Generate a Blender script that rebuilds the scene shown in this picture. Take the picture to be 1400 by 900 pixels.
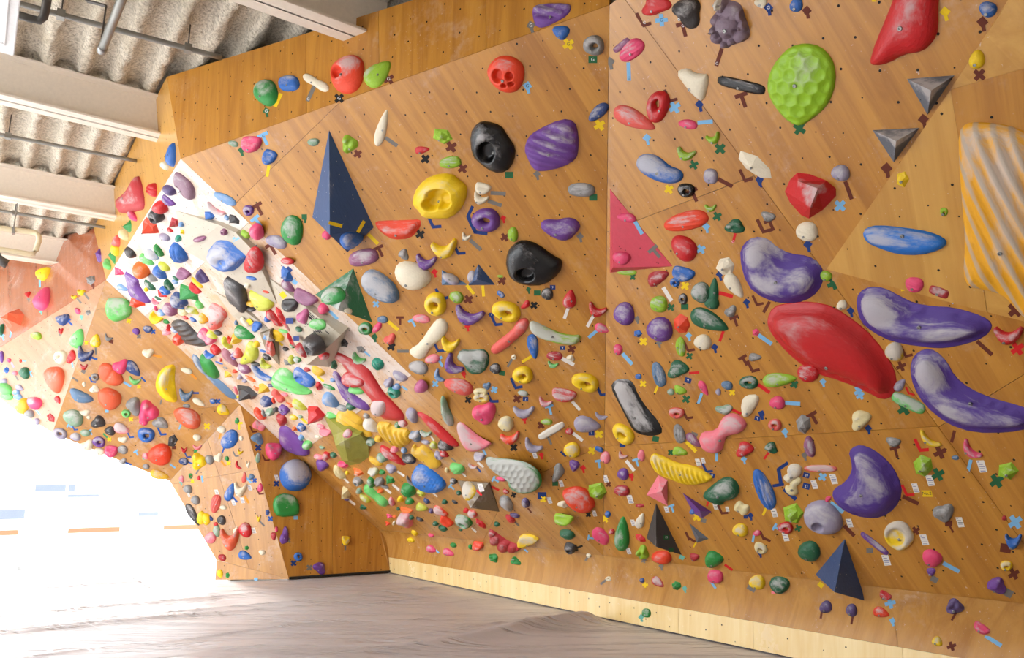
import bpy, bmesh, math, random
import numpy as np
from mathutils import Vector, Matrix
from mathutils.bvhtree import BVHTree
from mathutils.geometry import delaunay_2d_cdt

for _o in list(bpy.data.objects): bpy.data.objects.remove(_o)
scene = bpy.context.scene
C = scene.collection
random.seed(7); np.random.seed(7)

# ------------------------------------------------------------------ camera
FPX, HORIZON, CAM_H = 1020.0, 660.0, 1.40          # focal length and horizon in pixels of a 1400x900 frame
PITCH = math.atan((HORIZON-450)/FPX); CP, SP = math.cos(PITCH), math.sin(PITCH)
cd = bpy.data.cameras.new('camera'); cam = bpy.data.objects.new('camera', cd); C.objects.link(cam)
cd.sensor_width = 36.0; cd.lens = FPX/1400*36; cd.clip_start = .05; cd.clip_end = 200
cam.location = (0, 0, CAM_H); cam.rotation_euler = (math.pi/2+PITCH, 0, 0)
scene.camera = cam

# ------------------------------------------------------------------ light
world = bpy.data.worlds.new('daylight'); scene.world = world; world.use_nodes = True
wn = world.node_tree.nodes; wb = wn['Background']
wb.inputs[0].default_value = (.93, .97, 1.0, 1); wb.inputs[1].default_value = 4.4
sl = bpy.data.lights.new('sun', 'SUN'); sun = bpy.data.objects.new('sun', sl); C.objects.link(sun)
sl.energy = 15.0; sl.angle = math.radians(12); sl.color = (1, .95, .88)
sun.rotation_euler = Vector((.583*.9+.81*.2, -.8125*.9+.58*.2, -.37)).to_track_quat('-Z', 'Y').to_euler()   # low sun through the end windows
scene.view_settings.view_transform = 'Standard'; scene.view_settings.look = 'None'
scene.view_settings.gamma = 1.0; scene.view_settings.exposure = 0.5

# ------------------------------------------------------------------ small maths
O = np.array([0, 0, CAM_H])
ZUP = np.array([0, 0, 1.0])
def ray(p):
    a = (p[0]-700)/FPX; b = (450-p[1])/FPX
    return np.array([a, CP-b*SP, SP+b*CP])
def hit(P, p, off=0.0):                              # pixel ray meets plane (n, d); off = metres towards the room
    n, d = P; r = ray(p); t = (d+off-n@O)/(n@r); return O+t*r
def plane(a, b, c):                                  # normal faces the camera side
    n = np.cross(b-a, c-a); n = n/np.linalg.norm(n)
    if n@(O-a) < 0: n = -n
    return n, n@a
def proj(v):                                         # world points (N,3) -> pixels (N,2)
    v = np.atleast_2d(v)-O
    x = v[:, 0]; f = v[:, 1]*CP+v[:, 2]*SP; u = -v[:, 1]*SP+v[:, 2]*CP
    return np.stack([700+FPX*x/f, 450-FPX*u/f], 1)
def depth(v): v = np.asarray(v)-O; return v[1]*CP+v[2]*SP
def unit(v): return v/np.linalg.norm(v)

FLOOR = (ZUP, 0.0)
_a, _b = hit(FLOOR, (533, 783)), hit(FLOOR, (1085, 900))
U = unit(_a-_b)                                      # along the long wall, away from the camera
V = np.array([U[1], -U[0], 0])                       # into the long wall
KICK = (-V, -(_b@V))
K0 = hit(KICK, (838, 816))
BEND_H, BEND_V = .42, .124                           # the sheets bend to upright just above the kickboard
K = K0+ZUP*BEND_H-V*BEND_V
_n = unit(-(V+ZUP*math.tan(math.radians(33)))); R1 = (_n, _n@K)
T = hit(R1, (833, 7))
_d = ray((-1003, 660)); _d[2] = 0; A = plane(K, T, K+unit(_d))
Q = hit(A, (247, 217)); W = plane(K, K+U, Q)
H = plane(T, Q, T+ZUP)
B = hit(W, (145, 383)); L0 = plane(Q, B, hit(H, (228, 105)))
_p = proj([K, K+U*3]); _m = (_p[1][1]-_p[0][1])/(_p[1][0]-_p[0][0])
KT2 = lambda x: (x, _p[0][1]+_m*(x-_p[0][0]))         # where the bend begins, on the picture
_k3 = (738-553)/(533-328); _xd = (_p[0][1]-_m*_p[0][0]-553+_k3*328)/(_k3-_m)
Cc = hit(W, (328, 553)); DPX = KT2(_xd); D = hit(W, DPX)
f1, f2, f3 = hit(FLOOR, (395, 792)), hit(FLOOR, (533, 783)), hit(FLOOR, (295, 791))
BW = plane(Cc, f1, f2)
_r = ray((296, 766)); E4 = O+_r*f3[1]/_r[1]
P4 = plane(Cc, f1, E4); G4 = hit(P4, (232, 658)); P3 = plane(B, Cc, G4)
ZB = (ZUP, B[2]); M2 = hit(P3, (72, 592)); _r = ray((0, 475)); N2 = O+_r*12.3/_r[1]; P2 = plane(B, M2, N2)
P1 = plane(B, N2, hit(L0, (128, 312)))
_f = lambda x: (x, 1.365*(x-855))
_far = hit(R1, (1400, 0)); R2 = plane(hit(R1, _f(855)), hit(R1, _f(1372)), O+(_far-O)*.95)

# ------------------------------------------------------------------ materials
def srgb(r, g, b):
    f = lambda c: c/12.92 if c <= .04045 else ((c+.055)/1.055)**2.4
    return (f(r/255), f(g/255), f(b/255), 1)
class NT:
    def __init__(s, name):
        s.m = bpy.data.materials.new(name); s.m.use_nodes = True; s.t = s.m.node_tree
        s.b = s.t.nodes['Principled BSDF']
    def n(s, typ, **kw):
        x = s.t.nodes.new(typ)
        for k, v in kw.items():
            if k.startswith('i_'):
                k = k[2:]; x.inputs[int(k) if k.isdigit() else k.replace('_', ' ')].default_value = v
            else: setattr(x, k, v)
        return x
    def l(s, a, b): s.t.links.new(a, b)
    def mix(s, fac, a, b, blend='MIX'):
        x = s.t.nodes.new('ShaderNodeMix'); x.data_type = 'RGBA'; x.blend_type = blend
        for i, v in ((0, fac), (6, a), (7, b)):
            if hasattr(v, 'links'): s.l(v, x.inputs[i])
            else: x.inputs[i].default_value = v
        return x.outputs[2]
    def math(s, op, a, b=0.0, clamp=False):
        x = s.t.nodes.new('ShaderNodeMath'); x.operation = op; x.use_clamp = clamp
        for i, v in ((0, a), (1, b)):
            if hasattr(v, 'links'): s.l(v, x.inputs[i])
            else: x.inputs[i].default_value = v
        return x.outputs[0]
    def ramp(s, fac, lo, hi):
        x = s.t.nodes.new('ShaderNodeMapRange'); x.interpolation_type = 'SMOOTHSTEP'
        s.l(fac, x.inputs[0]); x.inputs[1].default_value = lo; x.inputs[2].default_value = hi
        return x.outputs[0]
    def noise(s, vec, scale, detail=3, rough=.5, dist=0.0):
        x = s.t.nodes.new('ShaderNodeTexNoise'); s.l(vec, x.inputs['Vector'])
        x.inputs['Scale'].default_value = scale; x.inputs['Detail'].default_value = detail
        x.inputs['Roughness'].default_value = rough; x.inputs['Distortion'].default_value = dist
        return x.outputs[0]
    def bump(s, h, strength, dist=.01):
        x = s.t.nodes.new('ShaderNodeBump'); x.inputs['Strength'].default_value = strength
        x.inputs['Distance'].default_value = dist; s.l(h, x.inputs['Height']); s.l(x.outputs[0], s.b.inputs['Normal'])

def wood(name, light, dark, chalk=.12, chalk_lo=.62, rough=.3, strip=6.0, coat=.15):
    t = NT(name)
    tc = t.n('ShaderNodeTexCoord'); oi = t.n('ShaderNodeObjectInfo')
    off = t.n('ShaderNodeVectorMath', operation='SCALE'); off.inputs[0].default_value = (37, 91, 13)
    t.l(oi.outputs['Random'], off.inputs['Scale'])
    ad = t.n('ShaderNodeVectorMath', operation='ADD'); t.l(tc.outputs['Object'], ad.inputs[0]); t.l(off.outputs[0], ad.inputs[1])
    mp = t.n('ShaderNodeMapping', i_Scale=(.55, 6.0, 6.0)); t.l(ad.outputs[0], mp.inputs[0])
    g1 = t.noise(mp.outputs[0], 1.5, 5, .6, .7)
    mp2 = t.n('ShaderNodeMapping', i_Scale=(2.0, 70.0, 70.0)); t.l(ad.outputs[0], mp2.inputs[0])
    g2 = t.noise(mp2.outputs[0], 1.0, 3, .6, .3)
    sx = t.n('ShaderNodeSeparateXYZ'); t.l(ad.outputs[0], sx.inputs[0])
    st = t.math('FLOOR', t.math('MULTIPLY', sx.outputs[1], strip))
    wnz = t.n('ShaderNodeTexWhiteNoise', noise_dimensions='1D'); t.l(st, wnz.inputs['W'])
    f = t.math('ADD', t.math('MULTIPLY', t.ramp(g1, .33, .72), .55), t.math('MULTIPLY', g2, .28))
    f = t.math('ADD', f, t.math('MULTIPLY', wnz.outputs[0], .22))
    col = t.mix(t.math('SUBTRACT', f, .12, True), light, dark)
    c1 = t.noise(ad.outputs[0], 2.2, 6, .65, .4); c2 = t.noise(ad.outputs[0], 26, 3, .6)
    ch = t.math('MULTIPLY', t.ramp(t.math('ADD', t.math('MULTIPLY', c1, .75), t.math('MULTIPLY', c2, .25)), chalk_lo-.12, chalk_lo+.1), chalk)
    sp = t.math('MULTIPLY', t.ramp(t.noise(ad.outputs[0], 55, 2, .5), .69, .76), t.ramp(t.noise(ad.outputs[0], 3.5, 2, .5), .45, .62))
    ch = t.math('MAXIMUM', ch, t.math('MULTIPLY', sp, .45))
    col = t.mix(ch, col, (.74, .70, .68, 1))
    t.l(col, t.b.inputs['Base Color'])
    t.l(t.math('ADD', t.math('MULTIPLY', ch, .5), rough), t.b.inputs['Roughness'])
    t.b.inputs['Specular IOR Level'].default_value = .5
    t.b.inputs['Coat Weight'].default_value = coat; t.b.inputs['Coat Roughness'].default_value = .16
    t.bump(g2, .06, .004)
    return t.m

MAT = {}
MAT['ply']   = wood('varnished_plywood', srgb(194, 136, 53), srgb(145, 88, 25), .18, .66)
MAT['ply2']  = wood('varnished_plywood_pale', srgb(204, 154, 74), srgb(174, 120, 46), .10, .68)
MAT['plyw']  = wood('chalky_glare_plywood', srgb(204, 168, 130), srgb(172, 122, 80), .6, .50, .35)  # chalk dust, over a paler base that fades out the painted window glare
MAT['plyl']  = wood('worn_plywood', srgb(194, 140, 68), srgb(152, 97, 36), .28, .62, .3)
MAT['plyg']  = wood('glossy_plywood', srgb(204, 150, 74), srgb(160, 104, 40), .2, .66, .22, 6.0, 1.0)
MAT['ply3']  = wood('kick_plywood_lit_tone', srgb(246, 220, 160), srgb(230, 190, 120), .2, .66, .25, 6.0, 1.0)  # daylight brightness of the kickboard is put into this paler base
MAT['plyx']  = wood('glare_painted_plywood', srgb(200, 176, 146), srgb(178, 142, 104), .75, .46, .3)  # window glare on the roof's top sheet, painted as whitened wood
MAT['plyp']  = wood('pinkish_plywood', srgb(180, 136, 100), srgb(156, 108, 74), .25, .62)
MAT['plyr']  = wood('reddish_plywood', srgb(176, 104, 68), srgb(142, 72, 40), .2, .62, .2, 6.0, .8)
MAT['plyb']  = wood('plywood_backing', srgb(120, 84, 50), srgb(90, 60, 34))

def flat(name, rgb, rough=.6, metal=0.0, bumpy=0.0, scale=30, spec=.5):
    t = NT(name); tc = t.n('ShaderNodeTexCoord')
    nz = t.noise(tc.outputs['Object'], scale, 4, .6)
    c = srgb(*rgb); d = tuple(x*.82 for x in c[:3])+(1,)
    t.l(t.mix(nz, c, d), t.b.inputs['Base Color'])
    t.b.inputs['Roughness'].default_value = rough; t.b.inputs['Metallic'].default_value = metal
    t.b.inputs['Specular IOR Level'].default_value = spec
    if bumpy: t.bump(nz, bumpy, .02)
    return t.m
MAT['metal'] = flat('galvanised_steel', (150, 148, 142), .4, .7)
MAT['steel'] = flat('bolt_steel', (168, 168, 165), .35, .8)
MAT['darkmetal'] = flat('dark_bracket_steel', (96, 92, 88), .5, .5)
MAT['hole'] = flat('bolt_hole_black', (28, 22, 18), .9)
MAT['beam'] = flat('beige_painted_steel', (240, 228, 212), .5)
MAT['lampwhite'] = flat('white_enamel', (240, 240, 240), .4)
MAT['creampipe'] = flat('cream_painted_pipe', (228, 214, 178), .5)
MAT['black'] = flat('shadow_black', (22, 20, 18), .8)
MAT['ink'] = flat('printed_ink', (50, 46, 52), .8)
MAT['inkw'] = flat('white_ink', (236, 236, 236), .8)
MAT['inkblue'] = flat('blue_ink', (70, 80, 150), .8)
MAT['inkred'] = flat('red_ink', (196, 50, 46), .8)

HOLD = dict(r=(205, 34, 38), rr=(176, 44, 50), o=(236, 110, 38), co=(228, 98, 62), y=(244, 204, 22), yo=(226, 178, 42),
    cr=(228, 212, 160), lm=(150, 190, 44), ly=(196, 200, 62), g=(42, 140, 62), lg=(110, 200, 104), dg=(32, 98, 66), sg=(132, 162, 134),
    tg=(22, 142, 116), b=(48, 104, 184), lb=(118, 158, 206), db=(52, 74, 132), sb=(94, 124, 156), p=(112, 66, 148), dp=(92, 74, 122),
    mv=(146, 88, 122), mp=(170, 112, 124), pm=(188, 92, 136), hp=(232, 74, 118), pk=(240, 126, 140), sa=(226, 92, 82), lv=(160, 152, 174),
    gy=(140, 138, 136), dk=(62, 58, 58), w=(234, 222, 196), w2=(222, 214, 200), vp=(82, 54, 140), vr=(196, 32, 34), nv=(54, 78, 120),
    vg=(50, 112, 74), vw=(188, 176, 156), ol=(150, 150, 62), bk=(20, 19, 20), bd=(132, 112, 126), vy=(240, 172, 32), hl=(150, 196, 36),
    vb=(36, 116, 204), og=(236, 70, 36), gv=(126, 108, 84), tri=(206, 60, 80), pg=(100, 106, 116), plum=(140, 104, 122))
HOLD['or'] = HOLD['og']
_hm = {}
def holdmat(col, chalk):
    ck = [0, 1, 1, 2, 2, 3, 4, 4, 4, 4][chalk]
    if (col, ck) in _hm: return _hm[col, ck]
    t = NT('resin_%s_%d' % (col, ck)); tc = t.n('ShaderNodeTexCoord'); oi = t.n('ShaderNodeObjectInfo')
    ad = t.n('ShaderNodeVectorMath', operation='ADD'); t.l(tc.outputs['Object'], ad.inputs[0])
    cb = t.n('ShaderNodeCombineXYZ'); t.l(t.math('MULTIPLY', oi.outputs['Random'], 40), cb.inputs[0]); t.l(cb.outputs[0], ad.inputs[1])
    g = t.n('ShaderNodeTexCoord'); gs = t.n('ShaderNodeSeparateXYZ'); t.l(g.outputs['Generated'], gs.inputs[0])
    gn = t.n('ShaderNodeVectorMath', operation='ADD'); t.l(g.outputs['Generated'], gn.inputs[0]); t.l(cb.outputs[0], gn.inputs[1])
    n1 = t.noise(gn.outputs[0], 2.4, 4, .6, .3); n2 = t.noise(gn.outputs[0], 14, 3, .65)
    c = srgb(*HOLD[col]); d = tuple(x*.8 for x in c[:3])+(1,)
    base = t.mix(n2, c, d)
    if ck:
        f = t.math('ADD', t.math('MULTIPLY', gs.outputs[1], .42), t.math('MULTIPLY', gs.outputs[2], .42))
        f = t.math('ADD', f, t.math('SUBTRACT', t.math('MULTIPLY', n1, .9), .18)); f = t.math('ADD', f, t.math('MULTIPLY', n2, .18))
        lo = {1: .97, 2: .84, 3: .70, 4: .56}[ck]
        fac = t.math('MULTIPLY', t.ramp(f, lo, lo+.32), {1: .6, 2: .72, 3: .78, 4: .86}[ck])
        base = t.mix(fac, base, (.53, .50, .49, 1))
    t.l(base, t.b.inputs['Base Color']); t.b.inputs['Roughness'].default_value = (.2 if col == 'bk' else .42) if ck < 2 else .6
    t.b.inputs['Specular IOR Level'].default_value = .4
    n3 = t.noise(gn.outputs[0], 5, 5, .7)
    t.bump(t.math('ADD', n2, n3), .45, .006)
    if col == 'vy':                                    # worn grey along the crests of the ripples
        at = t.n('ShaderNodeAttribute', attribute_name='crest')
        fac = t.math('MULTIPLY', t.ramp(t.math('ADD', at.outputs['Fac'], t.math('MULTIPLY', n1, .5)), .80, 1.2), .7)
        t.l(t.mix(fac, base, (.42, .36, .30, 1)), t.b.inputs['Base Color'])
    _hm[col, ck] = t.m; return t.m

TAPE = dict(lb=(128, 182, 222), br=(106, 52, 38), y=(240, 202, 36), dg=(42, 98, 62), nv=(34, 58, 120), gy=(122, 116, 110), bk=(34, 32, 32),
    rd=(212, 38, 40), wh=(232, 226, 218), b=(44, 84, 160), orr=(238, 150, 52), tg=(110, 176, 160), g=(60, 150, 90), pk=(240, 130, 140), w=(235, 228, 220), lv=(176, 160, 190))
_tm = {}
def tapemat(c):
    if c not in _tm: _tm[c] = flat('cloth_tape_'+c, TAPE[c], .7, 0, 0, 60, .2)
    return _tm[c]

# ------------------------------------------------------------------ object helpers
def link(o, parent=None):
    C.objects.link(o)
    if parent: o.parent = parent; o.matrix_parent_inverse = parent.matrix_basis.inverted()
    return o
def frame(org, x, n):
    n = unit(n); x = unit(x-(x@n)*n); y = np.cross(n, x)
    m = Matrix.Identity(4)
    for i in range(3): m[i][0], m[i][1], m[i][2], m[i][3] = x[i], y[i], n[i], org[i]
    return m
def mesh_obj(name, vw, faces, mat, M=None, parent=None, smooth=False):
    """world-space vertices -> object whose local frame is M"""
    if M is None: M = Matrix.Translation(Vector(np.mean(vw, 0)))
    Mi = M.inverted(); me = bpy.data.meshes.new(name)
    me.from_pydata([Mi @ Vector(v) for v in vw], [], faces); me.update()
    me.materials.append(mat)
    if smooth: me.polygons.foreach_set('use_smooth', [True]*len(me.polygons))
    o = bpy.data.objects.new(name, me); o.matrix_basis = M
    C.objects.link(o)
    if parent: o.parent = parent; o.matrix_parent_inverse = parent.matrix_basis.inverted()
    return o
def tag(o, label=None, cat=None, group=None, kind=None):
    if label: o['label'] = label
    if cat: o['category'] = cat
    if group: o['group'] = group
    if kind: o['kind'] = kind
    return o
def bm_to(name, bm, mat, parent=None, smooth=False):
    me = bpy.data.meshes.new(name); bmesh.ops.recalc_face_normals(bm, faces=bm.faces); bm.to_mesh(me); bm.free()
    me.materials.append(mat)
    if smooth: me.polygons.foreach_set('use_smooth', [True]*len(me.polygons))
    o = bpy.data.objects.new(name, me); C.objects.link(o)
    if parent: o.parent = parent; o.matrix_parent_inverse = parent.matrix_basis.inverted()
    return o
def box_between(bm, p, q, w, h, up=ZUP):
    """bar from p to q, width w sideways, height h along up"""
    p, q = np.array(p, float), np.array(q, float); d = unit(q-p); s = unit(np.cross(d, up)); u = np.cross(s, d)
    vs = [bm.verts.new(c+s*w/2*a+u*h/2*b) for c in (p, q) for a, b in ((-1, -1), (1, -1), (1, 1), (-1, 1))]
    for f in ((0, 1, 2, 3), (7, 6, 5, 4), (0, 4, 5, 1), (1, 5, 6, 2), (2, 6, 7, 3), (3, 7, 4, 0)): bm.faces.new([vs[i] for i in f])
def tube(bm, pts, r, n=10):
    pts = [np.array(p, float) for p in pts]; rings = []
    for i, p in enumerate(pts):
        d = unit(pts[min(i+1, len(pts)-1)]-pts[max(i-1, 0)])
        a = unit(np.cross(d, ZUP if abs(d[2]) < .9 else np.array([1., 0, 0]))); b = np.cross(d, a)
        rings.append([bm.verts.new(p+r*(a*math.cos(k*2*math.pi/n)+b*math.sin(k*2*math.pi/n))) for k in range(n)])
    for r0, r1 in zip(rings, rings[1:]):
        for k in range(n): bm.faces.new((r0[k], r0[(k+1) % n], r1[(k+1) % n], r1[k]))
    bm.faces.new(rings[0]); bm.faces.new(rings[-1][::-1])
# ------------------------------------------------------------------ the climbing wall: facets cut into plywood sheets
def clip(poly, a, b, c):                             # keep a*x+b*y+c >= 0
    out = []
    for i, p in enumerate(poly):
        q = poly[(i+1) % len(poly)]; sp, sq = a*p[0]+b*p[1]+c, a*q[0]+b*q[1]+c
        if sp >= 0: out.append(p)
        if (sp >= 0) != (sq >= 0):
            t = sp/(sp-sq); out.append((p[0]+t*(q[0]-p[0]), p[1]+t*(q[1]-p[1])))
    return out
def cut(polys, l):
    (x0, y0), (x1, y1) = l; a, b = y1-y0, x0-x1; c = -(a*x0+b*y0); out = []
    for p in polys:
        for s in (1, -1):
            q = clip(p, a*s, b*s, c*s)
            if len(q) > 2: out.append(q)
    return out
SURF_V, SURF_F = [], []                              # everything holds can be bolted to
def surf(vs, fs):
    k = len(SURF_V); SURF_V.extend([tuple(v) for v in vs]); SURF_F.extend([tuple(i+k for i in f) for f in fs])
def sheet(w3, n, gdir, mat, parent, gap=.0016, th=.018):
    w3 = [np.array(v) for v in w3]; c = np.mean(w3, 0)
    M = frame(c, gdir, n); Mi = M.inverted()
    p2 = [(Mi @ Vector(v)) for v in w3]
    area = sum(p2[i].x*p2[(i+1) % len(p2)].y-p2[(i+1) % len(p2)].x*p2[i].y for i in range(len(p2)))
    if area < 0: p2 = p2[::-1]
    k = len(p2); ins = []
    for i in range(k):                               # inset for the joint
        a, b, d = p2[i-1].xy, p2[i].xy, p2[(i+1) % k].xy
        e0 = (b-a).normalized(); e1 = (d-b).normalized(); n0 = Vector((-e0.y, e0.x)); n1 = Vector((-e1.y, e1.x))
        s = max(.35, 1+n0.dot(n1)); ins.append(b+(n0+n1)/s*gap)
    top = [M @ Vector((q.x, q.y, 0)) for q in ins]; bot = [M @ Vector((q.x, q.y, -th)) for q in ins]
    fs = [tuple(range(k)), tuple(range(2*k-1, k-1, -1))]+[(i+k, (i+1) % k+k, (i+1) % k, i) for i in range(k)]
    o = mesh_obj('plywood_sheet', [tuple(v) for v in top+bot], fs, mat, M, parent)
    # bolt holes: a grid of threaded inserts, joined
    xs = [q.x for q in ins]; ys = [q.y for q in ins]; S = .19; vs, ff = [], []
    rnd = random.Random(int(abs(c[0]*913+c[2]*77)))
    def inside(x, y, m=.03):
        for i in range(k):
            a, b = ins[i], ins[(i+1) % k]; e = (b-a).normalized()
            if (x-a.x)*(-e.y)+(y-a.y)*e.x < m: return False
        return True
    j = 0; y = min(ys)
    while y < max(ys):
        x = min(xs)+(S/2 if j % 2 else 0)
        while x < max(xs):
            X, Y = x+rnd.uniform(-.02, .02), y+rnd.uniform(-.02, .02)
            r = .0075 if rnd.random() < .75 else .005
            if inside(X, Y):
                b0 = len(vs); vs += [tuple(M @ Vector((X+r*math.cos(t*math.pi/4), Y+r*math.sin(t*math.pi/4), .0006))) for t in range(8)]
                ff.append(tuple(range(b0, b0+8)))
            x += S
        y += S*.87; j += 1
    if vs:
        h = mesh_obj('bolt_holes', vs, ff, MAT['hole'], M, o); h['kind'] = 'stuff'
    return o
def structure(name, polys3, label):
    vs, fs = [], []
    for w3, n in polys3:
        for back in (.02, .07):
            vs += [tuple(np.array(v)-n*back) for v in w3]
        k = len(w3); b0 = len(vs)-2*k
        fs += [tuple(range(b0, b0+k)), tuple(range(b0+2*k-1, b0+k-1, -1))]+[(b0+i, b0+(i+1) % k, b0+(i+1) % k+k, b0+i+k) for i in range(k)]
    return tag(mesh_obj(name, vs, fs, MAT['plyb']), label, None, None, 'structure')
def gdir(P, c, dx, dy):                              # grain direction read off the picture
    return hit(P, (c[0]+dx, c[1]+dy))-hit(P, (c[0]-dx, c[1]-dy))
def facet(st, P, poly, mat, g, cuts=(), pts3=None):
    polys = [poly]
    for l in cuts: polys = cut(polys, l)
    for p in polys:
        w3 = [hit(P, q) for q in p]
        surf(w3, [tuple(range(len(p)))])
        cx = (sum(q[0] for q in p)/len(p), sum(q[1] for q in p)/len(p))
        sheet(w3, P[0], gdir(P, cx, *g), mat, st)
def facet3(st, w3, mat, gd):
    w3 = [np.array(v) for v in w3]; P = plane(*w3[:3]); surf(w3, [tuple(range(len(w3)))]); sheet(w3, P[0], gd, mat, st)
_q = proj([K0, K0+U*3]); _mq = (_q[1][1]-_q[0][1])/(_q[1][0]-_q[0][0])
KT = lambda x: (x, _q[0][1]+_mq*(x-_q[0][0]))         # top edge of the kickboard
KB = lambda x: (x, 783+.2120*(x-533))                # its foot
w = lambda P, poly: ([hit(P, q) for q in poly], P[0])

_xf = (KT2(0)[1]+1.365*855)/(1.365-(KT2(1)[1]-KT2(0)[1]))    # fold line meets the bend
KPX = proj([K])[0]
polyR1 = [(833, 7), (850, -7), KT2(_xf), tuple(KPX)]
polyR2 = [(850, -7), (880, -90), (1900, -90), KT2(1900), KT2(_xf)]
st = structure('wall_right', [w(R1, polyR1)], 'long overhanging plywood climbing wall above the low kickboard')
facet(st, R1, polyR1, MAT['ply'], (10, 15), [((875, 300), (985, 258)), ((840, 610), (1285, 583))])
stR1 = st
st = structure('wall_near', [w(R2, polyR2)], 'orange plywood climbing panel around the green honeycomb hold')
facet(st, R2, polyR2, MAT['ply'], (10, 17), [((1285, 583), (1420, 500))])
polyA = [(247, 217), (833, 7), tuple(KPX)]
st = structure('wall_middle', [w(A, polyA)], 'large overhanging plywood panel with the tall navy pyramid')
facet(st, A, polyA, MAT['ply'], (10, 14), [((378, 224), (450, 154)), ((800, 620), (836, 604))])
polyH = [(247, 217), (833, 7), (833, -84), (228, 105)]
st = structure('wall_upper', [w(H, polyH)], 'upright plywood headwall meeting the beams and ceiling')
facet(st, H, polyH, MAT['ply'], (-.3, 10), [((417, 0), (420, 200)), ((517, 0), (520, 200)), ((664, 0), (666, 200))])
Db = hit(BW, DPX)
polyW = [(247, 217), tuple(KPX), DPX, (328, 553), (145, 383)]
st = structure('wall_roof', [w(W, polyW)], 'steep chalky plywood roof with glare painted on its top, crowded with coloured holds')
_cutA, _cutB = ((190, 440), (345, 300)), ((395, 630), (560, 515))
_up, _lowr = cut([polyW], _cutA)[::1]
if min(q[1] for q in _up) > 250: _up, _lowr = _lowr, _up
facet(st, W, _up, MAT['plyx'], (10, 9.5))  # top sheet carries the painted window glare
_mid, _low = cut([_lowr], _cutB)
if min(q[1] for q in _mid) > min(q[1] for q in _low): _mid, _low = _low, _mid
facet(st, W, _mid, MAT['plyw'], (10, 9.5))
facet(st, W, _low, MAT['plyl'], (10, 9.5), [((640, 782), (700, 660))])
def bent(st, s0, s1, ang, mat):                     # bent foot of the wall between two stations along U (metres from K0)
    p1 = BEND_H-BEND_V/math.tan(math.radians(ang)); prof = []
    for i in range(13):
        t = i/12; prof.append((t*t*BEND_V, 2*t*(1-t)*p1+t*t*BEND_H))
    for a, b in zip(np.linspace(s0, s1, max(2, int(abs(s1-s0)/1.82)+2))[:-1], np.linspace(s0, s1, max(2, int(abs(s1-s0)/1.82)+2))[1:]):
        vs = [K0+U*s-V*v+ZUP*z for v, z in prof for s in (a+.0015, b-.0015)]; fs = [(2*i, 2*i+1, 2*i+3, 2*i+2) for i in range(12)]
        if np.cross(vs[1]-vs[0], vs[2]-vs[0])@(O-vs[0]) < 0: fs = [f[::-1] for f in fs]
        surf(vs, fs); n = len(vs); back = [v+V*.015 for v in vs]
        mesh_obj('bent_plywood_sheet', vs+back, fs+[tuple(i+n for i in f[::-1]) for f in fs], mat, frame(np.mean(vs, 0), ZUP+U*-.5, -V), st, True)
_sW = (D-K0)@U
bent(st, 0, _sW, 46, MAT['plyg'])
bent(stR1, -6.0, 0, 33, MAT['plyg'])
_kD = K0+U*_sW
facet3(st, [D, _kD, f2], MAT['ply'], ZUP)
facet3(st, [D, f2, Db], MAT['ply'], ZUP)
facet3(st, [Cc, D, Db], MAT['ply'], ZUP)
polyL0 = [(247, 217), (228, 105), (190, 178), (128, 312), (145, 383)]
st = structure('wall_left', [w(L0, polyL0)], 'pale plywood headwall with the red funnel hold')
facet(st, L0, polyL0, MAT['ply2'], (1.4, 10))
polyP1 = [(145, 383), (128, 312), (0, 345), (-40, 355.3), (-40, 500.4), (0, 475)]
st = structure('wall_far_left', [w(P1, polyP1)], 'reddish glossy plywood headwall with the yellow leaf hold')
facet(st, P1, polyP1, MAT['plyr'], (.5, 10), [((60, 300), (66, 480))])
polyP2 = [(145, 383), (0, 475), (-40, 500.4), (-40, 522), (0, 545), (20, 560), (72, 592)]
st = structure('wall_left_overhang', [w(P2, polyP2)], 'pale overhanging plywood panel above the bright windows')
facet(st, P2, polyP2, MAT['plyp'], (9, 11))
polyP3 = [(145, 383), (328, 553), (232, 658), (72, 592)]
st = structure('wall_arch', [w(P3, polyP3)], 'plywood panel with orange holds and the big yellow crescent')
facet(st, P3, polyP3, MAT['plyl'], (10, 9), [((281, 558), (324, 551)), ((128, 425), (200, 408))])
polyP4 = [(328, 553), (395, 792), (296, 766), (232, 658)]
st = structure('wall_pillar', [w(P4, polyP4)], 'narrow plywood pillar panel standing on the mat')
facet(st, P4, polyP4, MAT['plyl'], (1, 10), [((299, 651), (350, 642)), ((284, 602), (300, 652))])
facet3(st, [E4, f1, f3-np.array([0, .02, .02])], MAT['plyl'], ZUP)
polyB = [(328, 553), (533, 738), (533, 783), (395, 792)]
st = structure('wall_back', [w(BW, polyB)], 'upright plywood back wall with the blue ball volume')
facet(st, BW, polyB, MAT['ply'], (-.2, 10), [((456, 500), (454, 800))])
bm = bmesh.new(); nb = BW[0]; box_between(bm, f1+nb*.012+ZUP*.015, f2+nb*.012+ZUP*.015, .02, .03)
tag(bm_to('shadow_strip_1', bm, MAT['black']), 'painted black shadow strip along the foot of the back wall', None, None, 'structure')  # black box stands in for the shade at the wall foot
polyK = [tuple(proj([_kD])[0]), KT(838), KT(1850), KB(1850), KB(567), (533, 783)]
st = structure('baseboard_right', [w(KICK, polyK)], 'low upright plywood kickboard along the mat')
facet(st, KICK, polyK, MAT['ply3'], (0, 10), [((620, 700), (620.5, 950)), ((766, 700), (766.5, 950)), ((927, 700), (927.5, 950)), ((1028, 700), (1031, 950)), ((1230, 700), (1236, 990))])

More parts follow.
